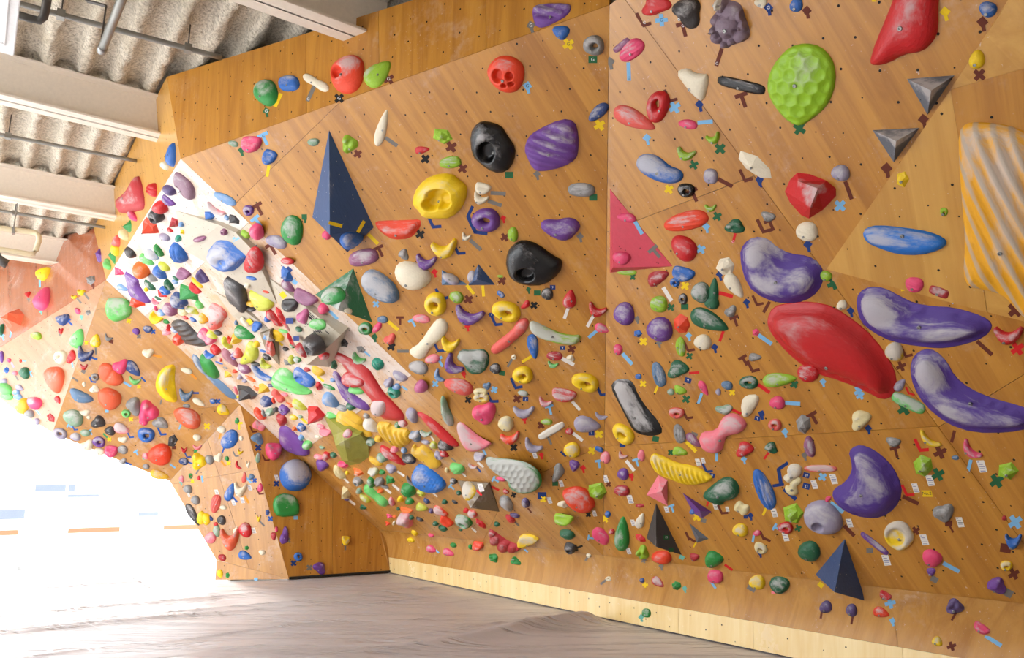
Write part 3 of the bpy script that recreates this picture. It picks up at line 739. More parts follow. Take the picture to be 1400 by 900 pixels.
# bolt: hex socket cap screw, one mesh shared by all holds
bm = bmesh.new()
def _ring(r, z, n=12): return [bm.verts.new((r*math.cos(2*math.pi*i/n), r*math.sin(2*math.pi*i/n), z)) for i in range(n)]
rs = [_ring(1, -.3), _ring(1, .5), _ring(.85, .62), _ring(.5, .62), _ring(.45, .1)]
for a, b in zip(rs, rs[1:]):
    for i in range(12): bm.faces.new((a[i], a[(i+1) % 12], b[(i+1) % 12], b[i]))
bm.faces.new(rs[-1])
BOLT = bpy.data.meshes.new('bolt'); bmesh.ops.recalc_face_normals(bm, faces=bm.faces); bm.to_mesh(BOLT); bm.free(); BOLT.materials.append(MAT['steel'])
def add_bolt(o, lp, r, M):                            # lp = local point on the hold surface
    b = bpy.data.objects.new('bolt', BOLT); C.objects.link(b); wp = M @ Vector(lp)
    R = M.to_3x3().normalized().to_4x4(); b.matrix_basis = Matrix.Translation(wp) @ R @ Matrix.Scale(r, 4)
    b.parent = o; b.matrix_parent_inverse = o.matrix_basis.inverted()

ALL = []                                              # every hold and volume: dict(px, size, obj, short, landmark)
def place(cx, cy, wd, ht, rot, S, col, chalk, seed):
    loc, n = cast((cx, cy))
    if loc is None: return None
    Pn = (n, n@loc); a = math.radians(rot); ux, uy = (math.cos(a), math.sin(a)), (math.sin(a), -math.cos(a))   # image axes: local +x, local +y
    s = seed % (5 if S in 'BXF' else 3); me, v = unit_mesh(S, s); sv, sf = _src[S, s]
    wd *= 1.04; ht *= 1.04; mm = depth(loc)/FPX
    M = frame(loc, hit(Pn, (cx+ux[0]*2, cy+ux[1]*2))-loc, n); t1, t2 = np.array(M.col[0][:3]), np.array(M.col[1][:3])
    # in-plane vectors that cover one pixel along each image axis, stretch along the line of sight limited
    A2 = np.array([[(hit(Pn, (cx+q[0], cy+q[1]))-hit(Pn, (cx-q[0], cy-q[1])))@t/2 for q in (ux, uy)] for t in (t1, t2)])
    uu, ss, vv = np.linalg.svd(A2); lim = 1.75; boost = max(1.0, (ss[0]/ss[1])/lim); ss[0] = min(ss[0], ss[1]*lim); A2 = uu @ np.diag(ss) @ vv
    kx, ky = wd/2, ht/2; base = loc.copy(); rel = REL[S]*min(1.7, boost**.9)*(1.25 if boost > 1 else 1.0)
    sub = v[::max(1, len(v)//70)]
    def world(q):
        e = q[:, :2]*np.array([kx, ky])@A2.T
        return base+np.outer(e[:, 0], t1)+np.outer(e[:, 1], t2)+np.outer(q[:, 2]*rel*min(kx, ky)*mm, n)
    for it in range(7):
        p = proj(world(sub)); e1 = p@np.array(ux); e2 = p@np.array(uy)
        kx *= (wd/np.ptp(e1))**.8; ky *= (ht/np.ptp(e2))**.8
        kx = min(max(kx, wd*.28), wd*.85); ky = min(max(ky, ht*.28), ht*.85)
        m1, m2 = (e1.max()+e1.min())/2, (e2.max()+e2.min())/2
        dx, dy = (cx*ux[0]+cy*ux[1]-m1), (cx*uy[0]+cy*uy[1]-m2)
        bp = proj(base[None])[0]; base = hit(Pn, (bp[0]+.9*(dx*ux[0]+dy*uy[0]), bp[1]+.9*(dx*ux[1]+dy*uy[1])))
    M = frame(base, t1, n); wv = world(sv); name = ADJ[S].replace('-', '_')+'_hold'
    o = mesh_obj(name, wv, sf, holdmat(col, chalk), M, None, S != 'F')
    if min(wd, ht) >= 10:
        k = np.argmin((v[:, 0]+.05)**2+(v[:, 1]+.42)**2)
        add_bolt(o, M.inverted() @ Vector(world(v[k:k+1])[0]), max(.0075, min(.012, .11*min(kx, ky)*mm)), M)
    ALL.append(dict(px=(cx, cy), size=max(wd, ht)*mm, o=o, col=col, S=S, chalk=chalk, short=CNAME[col]+' '+ADJ[S]+' hold', cat='climbing hold', lm=None))
    return o

def outline_hold(name, label, lm, pts, col, chalk=0, rel=.6, prof='dome', arg=None, g=None, smooth=1, cat='climbing hold', bolts=()):
    """hold traced as an outline on the picture, set on the wall it touches"""
    pts = [tuple(p) for p in pts]; a = np.array(pts, float); lo, hi = a.min(0), a.max(0); c = (lo+hi)/2
    loc, n = cast(c); 
    if prof == 'on': pass
    Pn = (n, n@loc)
    ol = smooth_poly([(x-c[0], -(y-c[1])) for x, y in pts], smooth) if smooth else [(x-c[0], -(y-c[1])) for x, y in pts]
    sz = max(hi-lo); g = g or max(1.2, min(6, sz/16))
    def hf(d, x, y, dm):
        z = dome(d, dm*.95)
        if prof == 'flat': z = dome(d, dm*.35)
        elif prof == 'flange': z = .07*sstep(d, 0, 1.0)+.93*dome(np.maximum(d-sz*.05, 0), (dm-sz*.05)*.9)
        elif prof == 'scoop':                          # flange, body, hollow along one side
            z = .06*sstep(d, 0, 1.0)+.94*dome(np.maximum(d-sz*.045, 0), (dm-sz*.045)*.9)
            ax, ay, rx, ry = arg; z = z-.45*np.exp(-(((x-ax*sz)/(rx*sz))**2+((y-ay*sz)/(ry*sz))**2))*sstep(d, sz*.02, sz*.1)
        elif prof == 'ribs':
            an, fr, am = arg; z = z*.92+am*np.sin(2*math.pi*fr*(x*math.cos(an)+y*math.sin(an))/sz+1.6*np.sin(4*y/sz+2*x/sz))*sstep(d, 0, sz*.08)
        elif prof == 'honey':
            s_ = arg[0]*sz; row = np.round(y/(s_*.87)); xx = x-(row % 2)*s_/2; cx = xx-np.round(xx/s_)*s_; cy = y-row*s_*.87
            q = np.sqrt(cx**2+cy**2)/(s_*.5); z = z*.95-arg[1]*np.clip(1-q**2, 0, 1)*sstep(d, sz*.02, sz*.08)
        elif prof == 'pocket':
            for px_, py_, rx, ry in arg:
                q = np.sqrt(((x-(px_-c[0]))/rx)**2+((y+(py_-c[1]))/ry)**2); z = z*(.10+.90*sstep(q, .55, 1.12))
        elif prof == 'lobes':
            z = .45*z
            for px_, py_, r_, h_ in [q for q in arg if q[3] > 0]: z = np.maximum(z, h_*np.sqrt(np.clip(1-((x-(px_-c[0]))**2+(y+(py_-c[1]))**2)/r_**2, 0, 1)))
            for px_, py_, r_, h_ in [q for q in arg if q[3] < 0]: z = z+h_*np.exp(-((x-(px_-c[0]))**2+(y+(py_-c[1]))**2)/r_**2)
            z = z*sstep(d, -.5, 1.5)
        elif prof == 'lump': z = z*(.8+.22*fbm(x/sz*4, y/sz*4, int(sz*7), 4))
        elif prof == 'crease':
            z = z*(.9+.1*np.sin(x/sz*7))-.3*np.exp(-((y/sz-.35*np.sin(x/sz*5))/.06)**2)*sstep(d, 0, sz*.1)
        return np.maximum(z, .02)
    v, f = relief(ol, hf, g); dm = dist_poly(v[:, :2], ol).max(); mm = depth(loc)/FPX
    R = rel*dm*(1.0)
    k1 = np.array([1., 1.]); sh = np.array([0., 0.])
    def world(vv):
        out = np.empty((len(vv), 3))
        for i, (x, y, z) in enumerate(vv): out[i] = hit(Pn, (c[0]+x*k1[0]+sh[0], c[1]-y*k1[1]+sh[1]))+n*(z*R*mm)
        return out
    for it in range(4):
        p = proj(world(v[::max(1, len(v)//150)])); l1, h1 = p.min(0), p.max(0)
        k1 *= ((hi-lo)/(h1-l1))**.85; k1 = np.clip(k1, .45, 1.4); sh += .9*((hi+lo)/2-(h1+l1)/2)
    wv = world(v); o3 = hit(Pn, c+sh); M = frame(o3, hit(Pn, c+sh+(3, 0))-o3, n)
    nb = len(wv); o = mesh_obj(name, wv, f, holdmat(col, chalk), M, None, bool(smooth))
    if prof == 'ribs':
        an, fr, am = arg; cr = .5+.5*np.sin(2*math.pi*fr*(v[:, 0]*math.cos(an)+v[:, 1]*math.sin(an))/sz+1.6*np.sin(4*v[:, 1]/sz+2*v[:, 0]/sz))
        at = o.data.attributes.new('crest', 'FLOAT', 'POINT'); at.data.foreach_set('value', cr.astype(np.float32))
    bmx = bmesh.new(); bmx.from_mesh(o.data)
    r = bmesh.ops.extrude_edge_only(bmx, edges=[e for e in bmx.edges if e.is_boundary])
    for q in r['geom']:
        if isinstance(q, bmesh.types.BMVert): q.co.z = -.003
    bmesh.ops.recalc_face_normals(bmx, faces=bmx.faces)
    bmx.to_mesh(o.data); bmx.free()
    if smooth: o.data.polygons.foreach_set('use_smooth', [True]*len(o.data.polygons))
    for bp in (bolts or [(c[0]+sh[0], c[1]+sh[1]+.12*(hi[1]-lo[1]))]):
        q = np.array([(bp[0]-c[0]-sh[0])/k1[0], -(bp[1]-c[1]-sh[1])/k1[1]]); i = np.argmin(((v[:, :2]-q)**2).sum(1))
        add_bolt(o, M.inverted() @ Vector(wv[i]), .011, M)
    tag(o, label, cat)
    ALL.append(dict(px=tuple(c), size=sz*mm, o=o, col=col, S='O', chalk=chalk, short=lm, cat=cat, lm=lm, done=True))
    return o

def poly_volume(name, label, lm, verts, faces, col, chalk=0, plane_px=None, on=False):
    """flat-sided volume: corners as (x, y, metres off the wall)"""
    cpx = plane_px or (sum(v[0] for v in verts)/len(verts), sum(v[1] for v in verts)/len(verts))
    loc, n = cast(cpx); Pn = (n, n@loc)
    base = [i for i, v in enumerate(verts) if v[2] < .02]
    wv = [hit(Pn, (x, y), h) for x, y, h in verts]; k = len(wv)
    cen = np.mean(wv, 0); ff = []
    for f in faces:
        a, b, c_ = wv[f[0]], wv[f[1]], wv[f[2]]; nn = np.cross(b-a, c_-a)
        ff.append(tuple(f) if nn@(O-a) > 0 else tuple(f[::-1]))
    surf(wv, ff)
    M = frame(hit(Pn, cpx), hit(Pn, (cpx[0]+3, cpx[1]))-hit(Pn, cpx), n)
    o = mesh_obj(name, wv, ff, holdmat(col, chalk), M)
    bmx = bmesh.new(); bmx.from_mesh(o.data)
    r = bmesh.ops.extrude_edge_only(bmx, edges=[e for e in bmx.edges if e.is_boundary])
    for q in r['geom']:
        if isinstance(q, bmesh.types.BMVert): q.co.z = min(q.co.z, -.004) if q.co.z < .02 else 0.0
    bmx.to_mesh(o.data); bmx.free()
    tag(o, label, 'volume')
    xs = [v[0] for v in verts]; ys = [v[1] for v in verts]
    ALL.append(dict(px=cpx, size=max(max(xs)-min(xs), max(ys)-min(ys))*depth(loc)/FPX, o=o, col=col, S='V', chalk=chalk, short=lm, cat='volume', lm=lm, done=True))
    # screw and insert holes
    vs, fs = [], []; rnd = random.Random(int(cpx[0]))
    for f in ff:
        A3 = [wv[i] for i in f[:3]]; fn = unit(np.cross(A3[1]-A3[0], A3[2]-A3[0])); area = np.linalg.norm(np.cross(A3[1]-A3[0], A3[2]-A3[0]))/2
        for _ in range(int(min(14, area*60))):
            a, b = rnd.random(), rnd.random()
            if a+b > 1: a, b = 1-a, 1-b
            q = A3[0]+(A3[1]-A3[0])*a+(A3[2]-A3[0])*b; e = unit(A3[1]-A3[0]); e2 = np.cross(fn, e); k0 = len(vs)
            vs += [tuple(q+fn*.0008+.0045*(e*math.cos(t*math.pi/3)+e2*math.sin(t*math.pi/3))) for t in range(6)]; fs.append(tuple(range(k0, k0+6)))
    if vs:
        h = mesh_obj('screw_holes', vs, fs, MAT['hole'] if col not in ('nv', 'vg') else MAT['steel'], M, o); h['kind'] = 'stuff'
    rebuild(); return o
# ------------------------------------------------------------------ volumes
def t5(ox, oy, pts, k=5.0): return [(ox+x/k, oy+y/k) for x, y in pts]
def t7(ox, oy, pts): return t5(ox, oy, pts, 6.925)
PV = poly_volume
PV('pyramid_volume', 'tall navy pyramid volume with yellow tape, standing proud of the plywood', 'tall navy pyramid', [(450, 178, 0), (427, 297, 0), (475, 345, 0), (511, 311, 0), (451, 321, .30)], [(0, 1, 4), (1, 2, 4), (2, 3, 4), (3, 0, 4)], 'nv', 3)
PV('pyramid_volume', 'dark green pyramid volume with a glossy green dome on one face', 'green pyramid', [(431, 403, 0), (483, 367, 0), (509, 441, 0), (462, 424, .20)], [(0, 1, 3), (1, 2, 3), (2, 0, 3)], 'vg', 5, (470, 405))
PV('pyramid_volume', 'slate navy pyramid volume low above the kickboard', 'low navy pyramid', [(1155, 737, 0), (1115, 786, 0), (1184, 822, 0), (1141, 810, .20)], [(0, 1, 3), (1, 2, 3), (2, 0, 3)], 'nv', 1, (1150, 785))
PV('pyramid_volume', 'charcoal spiked pyramid volume above an orange hold', 'charcoal spike pyramid', [(897, 688, 0), (884, 736, 0), (932, 759, 0), (897, 748, .16)], [(0, 1, 3), (1, 2, 3), (2, 0, 3)], 'dk', 3, (902, 735))
PV('triangle_volume', 'crimson flat triangle volume beside the vertical panel seam', 'crimson triangle', [(834, 259, .002), (919, 364, .002), (834, 373, .002), (838, 366, .09)], [(0, 1, 3), (1, 2, 3), (2, 0, 3)], 'tri', 2, (855, 340))
PV('pyramid_volume', 'brown and grey wedge pyramid with a yellow hold and white label', 'brown wedge pyramid', [(625.6, 657, 0), (668, 660.5, .02), (683, 700, 0), (643, 695, .22), (668, 661, 0)], [(0, 1, 3), (1, 2, 3), (2, 0, 3), (0, 4, 1)], 'gv', 3, (655, 680))
PV('triangle_volume', 'small grey-blue triangle volume carrying a chalky egg', 'grey triangle', [(604, 369, 0), (640, 389.5, 0), (604, 390, 0), (612, 384, .05)], [(0, 1, 3), (1, 2, 3), (2, 0, 3)], 'sb', 3, (614, 384))
PV('triangle_volume', 'small navy triangle volume beside the grey triangle', 'navy triangle', [(654, 361, 0), (677, 389.5, 0), (640, 390, 0), (652, 382, .07)], [(0, 1, 3), (1, 2, 3), (2, 0, 3)], 'nv', 3, (656, 382))
PV('triangle_volume', 'small slate triangle volume between the yellow ball and charcoal spike', 'slate triangle', [(942, 715, 0), (969, 737, 0), (953, 742.5, 0), (955, 735, .04)], [(0, 1, 3), (1, 2, 3), (2, 0, 3)], 'pg', 0, (954, 733))
PV('triangle_hold', 'grey-blue triangle hold with chalky top, upper of two', 'upper grey triangle hold', [(1240, 108, 0), (1305, 103, 0), (1268, 157, 0), (1273, 124, .11)], [(0, 1, 3), (1, 2, 3), (2, 0, 3)], 'pg', 5, (1271, 120))
PV('triangle_hold', 'grey-blue triangle hold with chalky top, lower of two', 'lower grey triangle hold', [(1193, 178, 0), (1257, 175, 0), (1222, 222, 0), (1225, 193, .11)], [(0, 1, 3), (1, 2, 3), (2, 0, 3)], 'pg', 5, (1224, 190))
f7 = lambda l: [(320+x/6.925, 380+y/6.925, h) for x, y, h in l]
PV('wedge_volume', 'long white wedge volume with black line lettering', 'lettered white wedge', f7([(318, -10, 0), (1010, 540, .12), (840, 700, .26), (690, 825, .20), (900, 845, 0), (950, 780, 0), (560, 600, .02)]), [(0, 1, 2), (0, 2, 3, 6), (1, 5, 4, 2), (2, 4, 3)], 'vw', 0, (420, 440))
PV('wedge_volume', 'broad white wedge volume under the big blue doughnut hold', 'broad white wedge', [(240, 288, 0), (300, 308, .05), (322, 318, .05), (345, 342, .06), (362, 378, .05), (379, 416, 0), (335, 392, .06), (295, 367, .06), (252, 342, .04)], [(0, 1, 8), (1, 2, 7, 8), (2, 3, 6, 7), (3, 4, 6), (4, 5, 6)], 'vw', 0, (305, 345))
PV('wedge_volume', 'small white sliver volume with a blue crescent hold', 'white sliver volume', [(293, 398, 0), (333, 424, .05), (370, 452, 0), (344, 456, .04), (318, 432, .04)], [(0, 1, 4), (1, 2, 3, 4)], 'vw', 0, (332, 434))
PV('spike_volume', 'grey spike volume with a salmon waisted hold on it', 'grey spike volume', f7([(243, 520, 0), (340, 500, .05), (330, 560, .14), (380, 590, .08), (430, 832, 0), (300, 690, .03)]), [(0, 1, 2), (1, 3, 2), (2, 3, 4, 5), (0, 2, 5)], 'gv', 4, (366, 466))
PV('carved_volume', 'olive green carved block volume with folded faces', 'olive carved block', [(441, 566, 0), (470, 590, .16), (492, 594, .10), (503, 608, .05), (504, 625, 0), (470, 603, .22), (459, 610, .20), (476, 630, .14), (492, 634, .0), (476, 637, .0), (468, 630, .06), (455, 595, .06)], [(0, 1, 5, 11), (1, 2, 5), (2, 3, 5), (3, 4, 7, 5), (5, 7, 6), (5, 6, 11), (6, 7, 10), (11, 6, 10), (4, 8, 7), (7, 8, 9, 10)], 'ol', 2, (480, 610))

PV('pyramid_volume', 'small purple sharp pyramid beside the green heart hold', 'purple sharp pyramid', [(933, 674, 0), (973, 700, 0), (960, 709, 0), (949, 703, 0), (957, 699, .07)], [(0, 1, 4), (1, 2, 4), (2, 3, 4), (3, 0, 4)], 'p', 1, (955, 697))
PV('diamond_volume', 'red diamond volume with chalky facets', 'red diamond volume', [(1073, 262, 0), (1080, 246, 0), (1090, 236, 0), (1107, 238, 0), (1130, 247, 0), (1143, 258, 0), (1143, 268, 0), (1125, 287, 0), (1106, 299, 0), (1095, 294, 0), (1080, 277, 0), (1092, 248, .05), (1118, 258, .10), (1108, 283, .12)], [(0, 1, 11), (1, 2, 11), (2, 3, 11), (3, 4, 12, 11), (4, 5, 12), (5, 6, 12), (6, 7, 13, 12), (7, 8, 13), (8, 9, 13), (9, 10, 13), (10, 0, 11, 13), (11, 12, 13)], 'r', 4, (1108, 265))
PV('pyramid_volume', 'small pink pyramid hold touching the yellow ribbed banana', 'pink pyramid hold', [(900, 650, 0), (912.5, 657, 0), (912.5, 692, 0), (884, 677, 0), (904, 672, .07)], [(0, 1, 4), (1, 2, 4), (2, 3, 4), (3, 0, 4)], 'pk', 3, (900, 672))
OH = outline_hold
VC = 'volume'
OH('kidney_volume', 'violet kidney-shaped volume above the big red volume', 'upper violet kidney', [(1012, 350), (1018, 333), (1032, 324), (1050, 326), (1062, 338), (1080, 347), (1105, 350), (1120, 360), (1126, 378), (1118, 398), (1100, 411), (1075, 415), (1045, 408), (1022, 390)], 'vp', 5, .55, 'scoop', (.05, .05, .3, .14), cat=VC)
OH('bean_volume', 'long violet bean-shaped volume with pale chalk stripe', 'long violet bean', [(1171, 415), (1175, 400), (1190, 392), (1210, 394), (1230, 405), (1250, 415), (1275, 419), (1300, 420), (1330, 428), (1350, 437), (1355, 447), (1345, 460), (1320, 470), (1290, 476), (1260, 474), (1220, 467), (1195, 455), (1177, 440)], 'vp', 5, .65, 'scoop', (0, .0, .32, .06), cat=VC)
OH('bean_volume', 'violet hook-shaped volume below the long violet bean', 'violet hook volume', [(1245, 505), (1250, 487), (1265, 477), (1280, 480), (1295, 495), (1305, 515), (1325, 532), (1355, 545), (1385, 553), (1405, 560), (1418, 573), (1405, 586), (1375, 592), (1330, 592), (1295, 580), (1265, 555), (1250, 530)], 'vp', 5, .6, 'scoop', (-.02, .02, .3, .08), cat=VC)
OH('crescent_volume', 'violet crescent moon volume with bitten corner', 'violet moon volume', [(1160, 618), (1170, 609), (1185, 610), (1205, 622), (1222, 640), (1233, 665), (1230, 685), (1215, 702), (1195, 709), (1170, 705), (1150, 695), (1138, 680), (1140, 668), (1155, 660), (1165, 645), (1164, 630)], 'vp', 3, .45, 'flange', cat=VC)
OH('shell_volume', 'big glossy red leaf-shaped volume', 'big red volume', [(1050, 437), (1058, 420), (1080, 415), (1110, 413), (1140, 420), (1170, 440), (1195, 462), (1215, 490), (1226, 515), (1222, 540), (1205, 546), (1185, 535), (1150, 520), (1115, 510), (1085, 490), (1062, 465), (1052, 450)], 'vr', 2, .5, 'flange', cat=VC)
OH('honeycomb_hold', 'lime green oval hold with honeycomb dimples', 'lime honeycomb hold', [(1050, 120), (1053, 100), (1065, 80), (1080, 66), (1100, 61), (1120, 65), (1135, 80), (1141, 100), (1138, 125), (1128, 145), (1110, 160), (1095, 170), (1080, 165), (1065, 150), (1055, 135)], 'hl', 2, .38, 'honey', (.165, .17), 1.8, bolts=[(1094, 113)])
OH('boot_hold', 'large red boot-shaped hold beside yellow tape', 'large red boot', [(1190, 78), (1197, 55), (1210, 25), (1220, 0), (1228, -25), (1285, -25), (1281, 0), (1281, 40), (1275, 55), (1260, 70), (1235, 73), (1215, 85), (1197, 89), (1190, 85)], 'r', 2, .55, 'dome', bolts=[(1241, 35)])
OH('striped_volume', 'huge orange and grey rippled volume with slanting ridges', 'orange rippled volume', [(1311, 185), (1320, 175), (1335, 172), (1375, 176), (1400, 185), (1430, 200), (1440, 300), (1430, 440), (1400, 432), (1385, 415), (1370, 400), (1345, 393), (1325, 390), (1317, 375), (1320, 330), (1315, 270), (1312, 230)], 'vy', 3, .35, 'ribs', (.45, 13, .09), 3, cat=VC)
OH('plank_hold', 'long bright blue hold with chalky top edge', 'long blue hold', [(1180, 320), (1184, 312), (1200, 308), (1240, 312), (1270, 317), (1290, 325), (1295, 333), (1285, 342), (1260, 349), (1230, 348), (1205, 340), (1187, 332)], 'vb', 3, .7, 'dome', bolts=[(1239, 317)])
OH('figure_hold', 'plum grey seated laughing figure hold with round belly', 'seated figure hold', t5(840, 0, [(676, 10), (690, -15), (720, -25), (755, -20), (775, 10), (830, 15), (870, 50), (890, 120), (925, 200), (925, 250), (895, 280), (850, 295), (790, 310), (770, 328), (740, 330), (715, 310), (680, 290), (650, 250), (650, 200), (645, 150), (655, 110), (690, 75)]), 'bd', 4, .5, 'lobes',
   [(840+x/5, y/5, r/5, h) for x, y, r, h in [(725, 32, 50, 1.25), (722, 36, 14, 1.4), (700, 28, 16, 1.3), (742, 24, 16, 1.3), (730, 62, 26, 1.28), (800, 95, 75, .85), (770, 175, 92, 1.15), (685, 140, 42, .85), (875, 110, 50, .85), (890, 175, 42, .95), (672, 205, 30, 1.05), (880, 185, 22, 1.15), (690, 255, 48, .95), (870, 245, 55, .95), (745, 305, 28, .8), (800, 288, 30, .75), (772, 188, 16, 1.25), (660, 215, 8, 1.2), (672, 218, 8, 1.2), (684, 216, 8, 1.2), (706, 38, 8, -.28), (742, 30, 8, -.28), (732, 66, 13, -.4), (725, 48, 6, 1.5), (735, 112, 7, -.15), (800, 110, 7, -.15), (715, 238, 12, -.4), (800, 240, 14, -.4), (840, 205, 12, -.4), (715, 215, 10, -.4)]], .65, 1)
_fig = ALL[-1]['o']
_hd = OH('head', 'pale head', 'x', [(975, 4), (977, -3), (984, -5), (991, -4), (995, 2), (995, 9), (991, 15), (985, 17), (979, 13)], 'w2', 2, 1.9, 'lobes', [(985, 5, 10, 1.1), (981.5, 6.5, 1.6, -.35), (989, 4.5, 1.6, -.35), (985.6, 8.6, 1.5, 1.25), (986.5, 12.4, 2.6, -.4)], .55)
ALL.pop(); _hd.parent = _fig; _hd.matrix_parent_inverse = _fig.matrix_basis.inverted()
del _hd['category']
for _c in list(_hd.children): bpy.data.objects.remove(_c)
OH('kidney_hold', 'sky blue potato-shaped hold with chalked top', 'blue potato hold', t5(840, 180, [(150, 215), (165, 170), (210, 150), (270, 155), (330, 190), (380, 235), (440, 255), (472, 285), (470, 320), (430, 350), (370, 355), (290, 335), (220, 300), (170, 260)]), 'b', 5, .65)
OH('angled_hold', 'cream white angular hold with concave edges', 'cream angular hold', t5(840, 0, [(435, 495), (515, 468), (550, 500), (600, 508), (645, 510), (640, 590), (610, 690), (560, 655), (510, 600)]), 'w', 0, .6, 'dome')
OH('jug_hold', 'big yellow jaw-like jug with gaping opening', 'yellow jaw jug', t5(560, 180, [(25, 460), (60, 370), (150, 300), (280, 285), (345, 340), (385, 370), (390, 430), (360, 520), (290, 590), (200, 595), (100, 590), (70, 540), (35, 510)]), 'y', 1, .6, 'pocket', [(605, 264, 16, 10), (595, 275, 11, 9), (612, 272, 10, 9)], 1.6)
OH('flask_hold', 'glossy black faceted hold with a chalky hole, by green tape', 'upper black flask', [(643, 182), (653, 168), (665, 166), (685, 172), (693, 185), (705, 202), (703, 220), (693, 235), (675, 236), (655, 222), (645, 210)], 'bk', 2, .55, 'pocket', [(669, 205, 12, 15)], 2)
OH('flask_hold', 'glossy black faceted hold with pocket and pointed tail', 'lower black flask', [(694, 345), (703, 335), (715, 329), (735, 335), (757, 352), (769, 357), (765, 375), (745, 390), (720, 391), (700, 383), (692, 365)], 'bk', 2, .6, 'pocket', [(722, 372, 13, 10)], 2)
OH('furrowed_hold', 'purple furrowed block hold near the headwall', 'purple furrowed block', [(718, 204), (722, 190), (733, 180), (768, 164), (786, 167), (791, 185), (791, 205), (788, 217), (770, 228), (740, 234), (730, 230), (722, 215)], 'p', 3, .45, 'ribs', (1.3, 5, .17), 2)
OH('furrowed_hold', 'purple chalk-streaked hold at the headwall foot', 'purple streaked hold', t5(560, 0, [(840, 90), (850, 45), (900, 25), (1080, 22), (1103, 45), (1080, 100), (1000, 150), (910, 190), (865, 180), (850, 140)]), 'p', 4, .5, 'ribs', (1.4, 3, .15), 1.6)
OH('pocket_hold', 'orange-red round hold with several pockets', 'many-pocket orange hold', [(666, 100), (670, 88), (680, 78), (693, 76), (706, 80), (716, 90), (717, 105), (712, 120), (702, 127), (688, 126), (674, 116)], 'og', 1, .5, 'pocket', [(684, 102, 8, 10), (700, 102, 5, 6), (692, 115, 4, 3.5), (702, 113, 4, 3.5)], 1.4)
OH('ring_hold', 'orange-red mug-like hold with an open hole', 'orange mug hold', t5(280, 0, [(858, 490), (880, 440), (930, 400), (990, 375), (1040, 378), (1080, 410), (1090, 470), (1080, 550), (1040, 615), (980, 640), (910, 625), (870, 570)]), 'og', 3, .6, 'pocket', [(466, 101, 8.5, 9)], 1.6)
OH('bone_hold', 'cream white dog-bone hold', 'cream dog bone', [(560, 478), (574, 470), (590, 445), (600, 435), (610, 440), (613, 450), (605, 463), (590, 474), (580, 490), (572, 491), (562, 485)], 'w', 0, .55)
OH('sausage_hold', 'dusty red sausage hold lying aslant', 'red sausage hold', [(671, 478), (675, 470), (700, 452), (707, 440), (717, 435), (723, 440), (720, 452), (705, 465), (690, 478), (678, 484)], 'sa', 2, .8)
OH('sausage_hold', 'white and green curved sausage hold', 'white curved sausage', [(724, 446), (727, 439), (740, 444), (760, 454), (780, 459), (794, 458), (793, 466), (785, 472), (765, 470), (740, 463), (728, 455)], 'lm', 7, .8)
OH('knob_hold', 'dark green twisted knob hold white with chalk', 'green twisted knob', [(625, 490), (630, 478), (645, 479), (660, 477), (668, 483), (669, 496), (663, 508), (650, 512), (640, 507), (635, 497)], 'dg', 5, .7, 'lump')
OH('shoe_hold', 'black shoe-sole hold grey with chalk', 'black shoe sole', [(836, 530), (842, 520), (856, 518), (866, 523), (872, 540), (885, 560), (898, 575), (905, 590), (898, 596), (880, 596), (866, 590), (856, 570), (846, 550)], 'bk', 5, .5, 'flange')
OH('banana_hold', 'yellow banana-shaped hold with close ribs', 'yellow ribbed banana', [(889, 632), (893, 621), (905, 625), (925, 635), (945, 638), (960, 645), (973, 655), (955, 662), (935, 663), (915, 655), (898, 648)], 'y', 4, .65, 'ribs', (.35, 15, .16), 1.0)
OH('peanut_hold', 'pink peanut hold with two lobes', 'pink peanut hold', [(956, 600), (960, 590), (980, 588), (985, 575), (993, 566), (1005, 565), (1017, 573), (1021, 582), (1012, 592), (995, 595), (990, 603), (988, 615), (978, 620), (962, 615)], 'pk', 4, .7)
OH('heart_hold', 'dark green heart-like hold dusted with chalk', 'green heart hold', [(961, 676), (970, 667), (985, 655), (995, 652), (1005, 657), (1011, 670), (1005, 682), (990, 685), (988, 691), (975, 688), (965, 682)], 'dg', 4, .7)
OH('moon_hold', 'pink half-moon hold with chalky face', 'pink half moon', t7(540, 560, [(585, 150), (610, 120), (660, 150), (760, 240), (840, 295), (910, 325), (870, 360), (790, 395), (700, 400), (640, 340), (600, 240)]), 'pk', 5, .6)
OH('fin_hold', 'long red fin hold leaning across the steep roof edge', 'long red fin', t7(540, 560, [(210, 20), (270, 30), (390, 110), (480, 200), (580, 300), (610, 355), (540, 350), (440, 290), (350, 190), (260, 80)]), 'r', 1, .8)
OH('turtle_hold', 'grey and green hold pitted with scale dimples', 'dimpled turtle hold', t7(540, 560, [(862, 480), (890, 460), (960, 475), (1090, 485), (1210, 505), (1310, 550), (1370, 620), (1385, 700), (1340, 760), (1240, 795), (1140, 775), (1080, 730), (1075, 670), (980, 620), (890, 545)]), 'g', 6, .5, 'honey', (.11, .12), 1.1)
OH('shell_hold', 'blue half-shell hold with ornate relief', 'ornate blue shell', t7(540, 560, [(225, 515), (300, 545), (390, 610), (470, 690), (475, 740), (420, 785), (330, 795), (230, 760), (170, 700), (155, 640), (180, 570)]), 'vb', 3, .7, 'honey', (.10, .05), 1.0)
OH('sack_hold', 'crumpled golden sack hold beside the ornate blue shell', 'golden sack hold', t7(540, 560, [(150, 370), (180, 325), (215, 380), (255, 335), (310, 370), (390, 440), (440, 500), (440, 545), (350, 570), (290, 520), (200, 460), (155, 420)]), 'yo', 2, .8, 'lump')
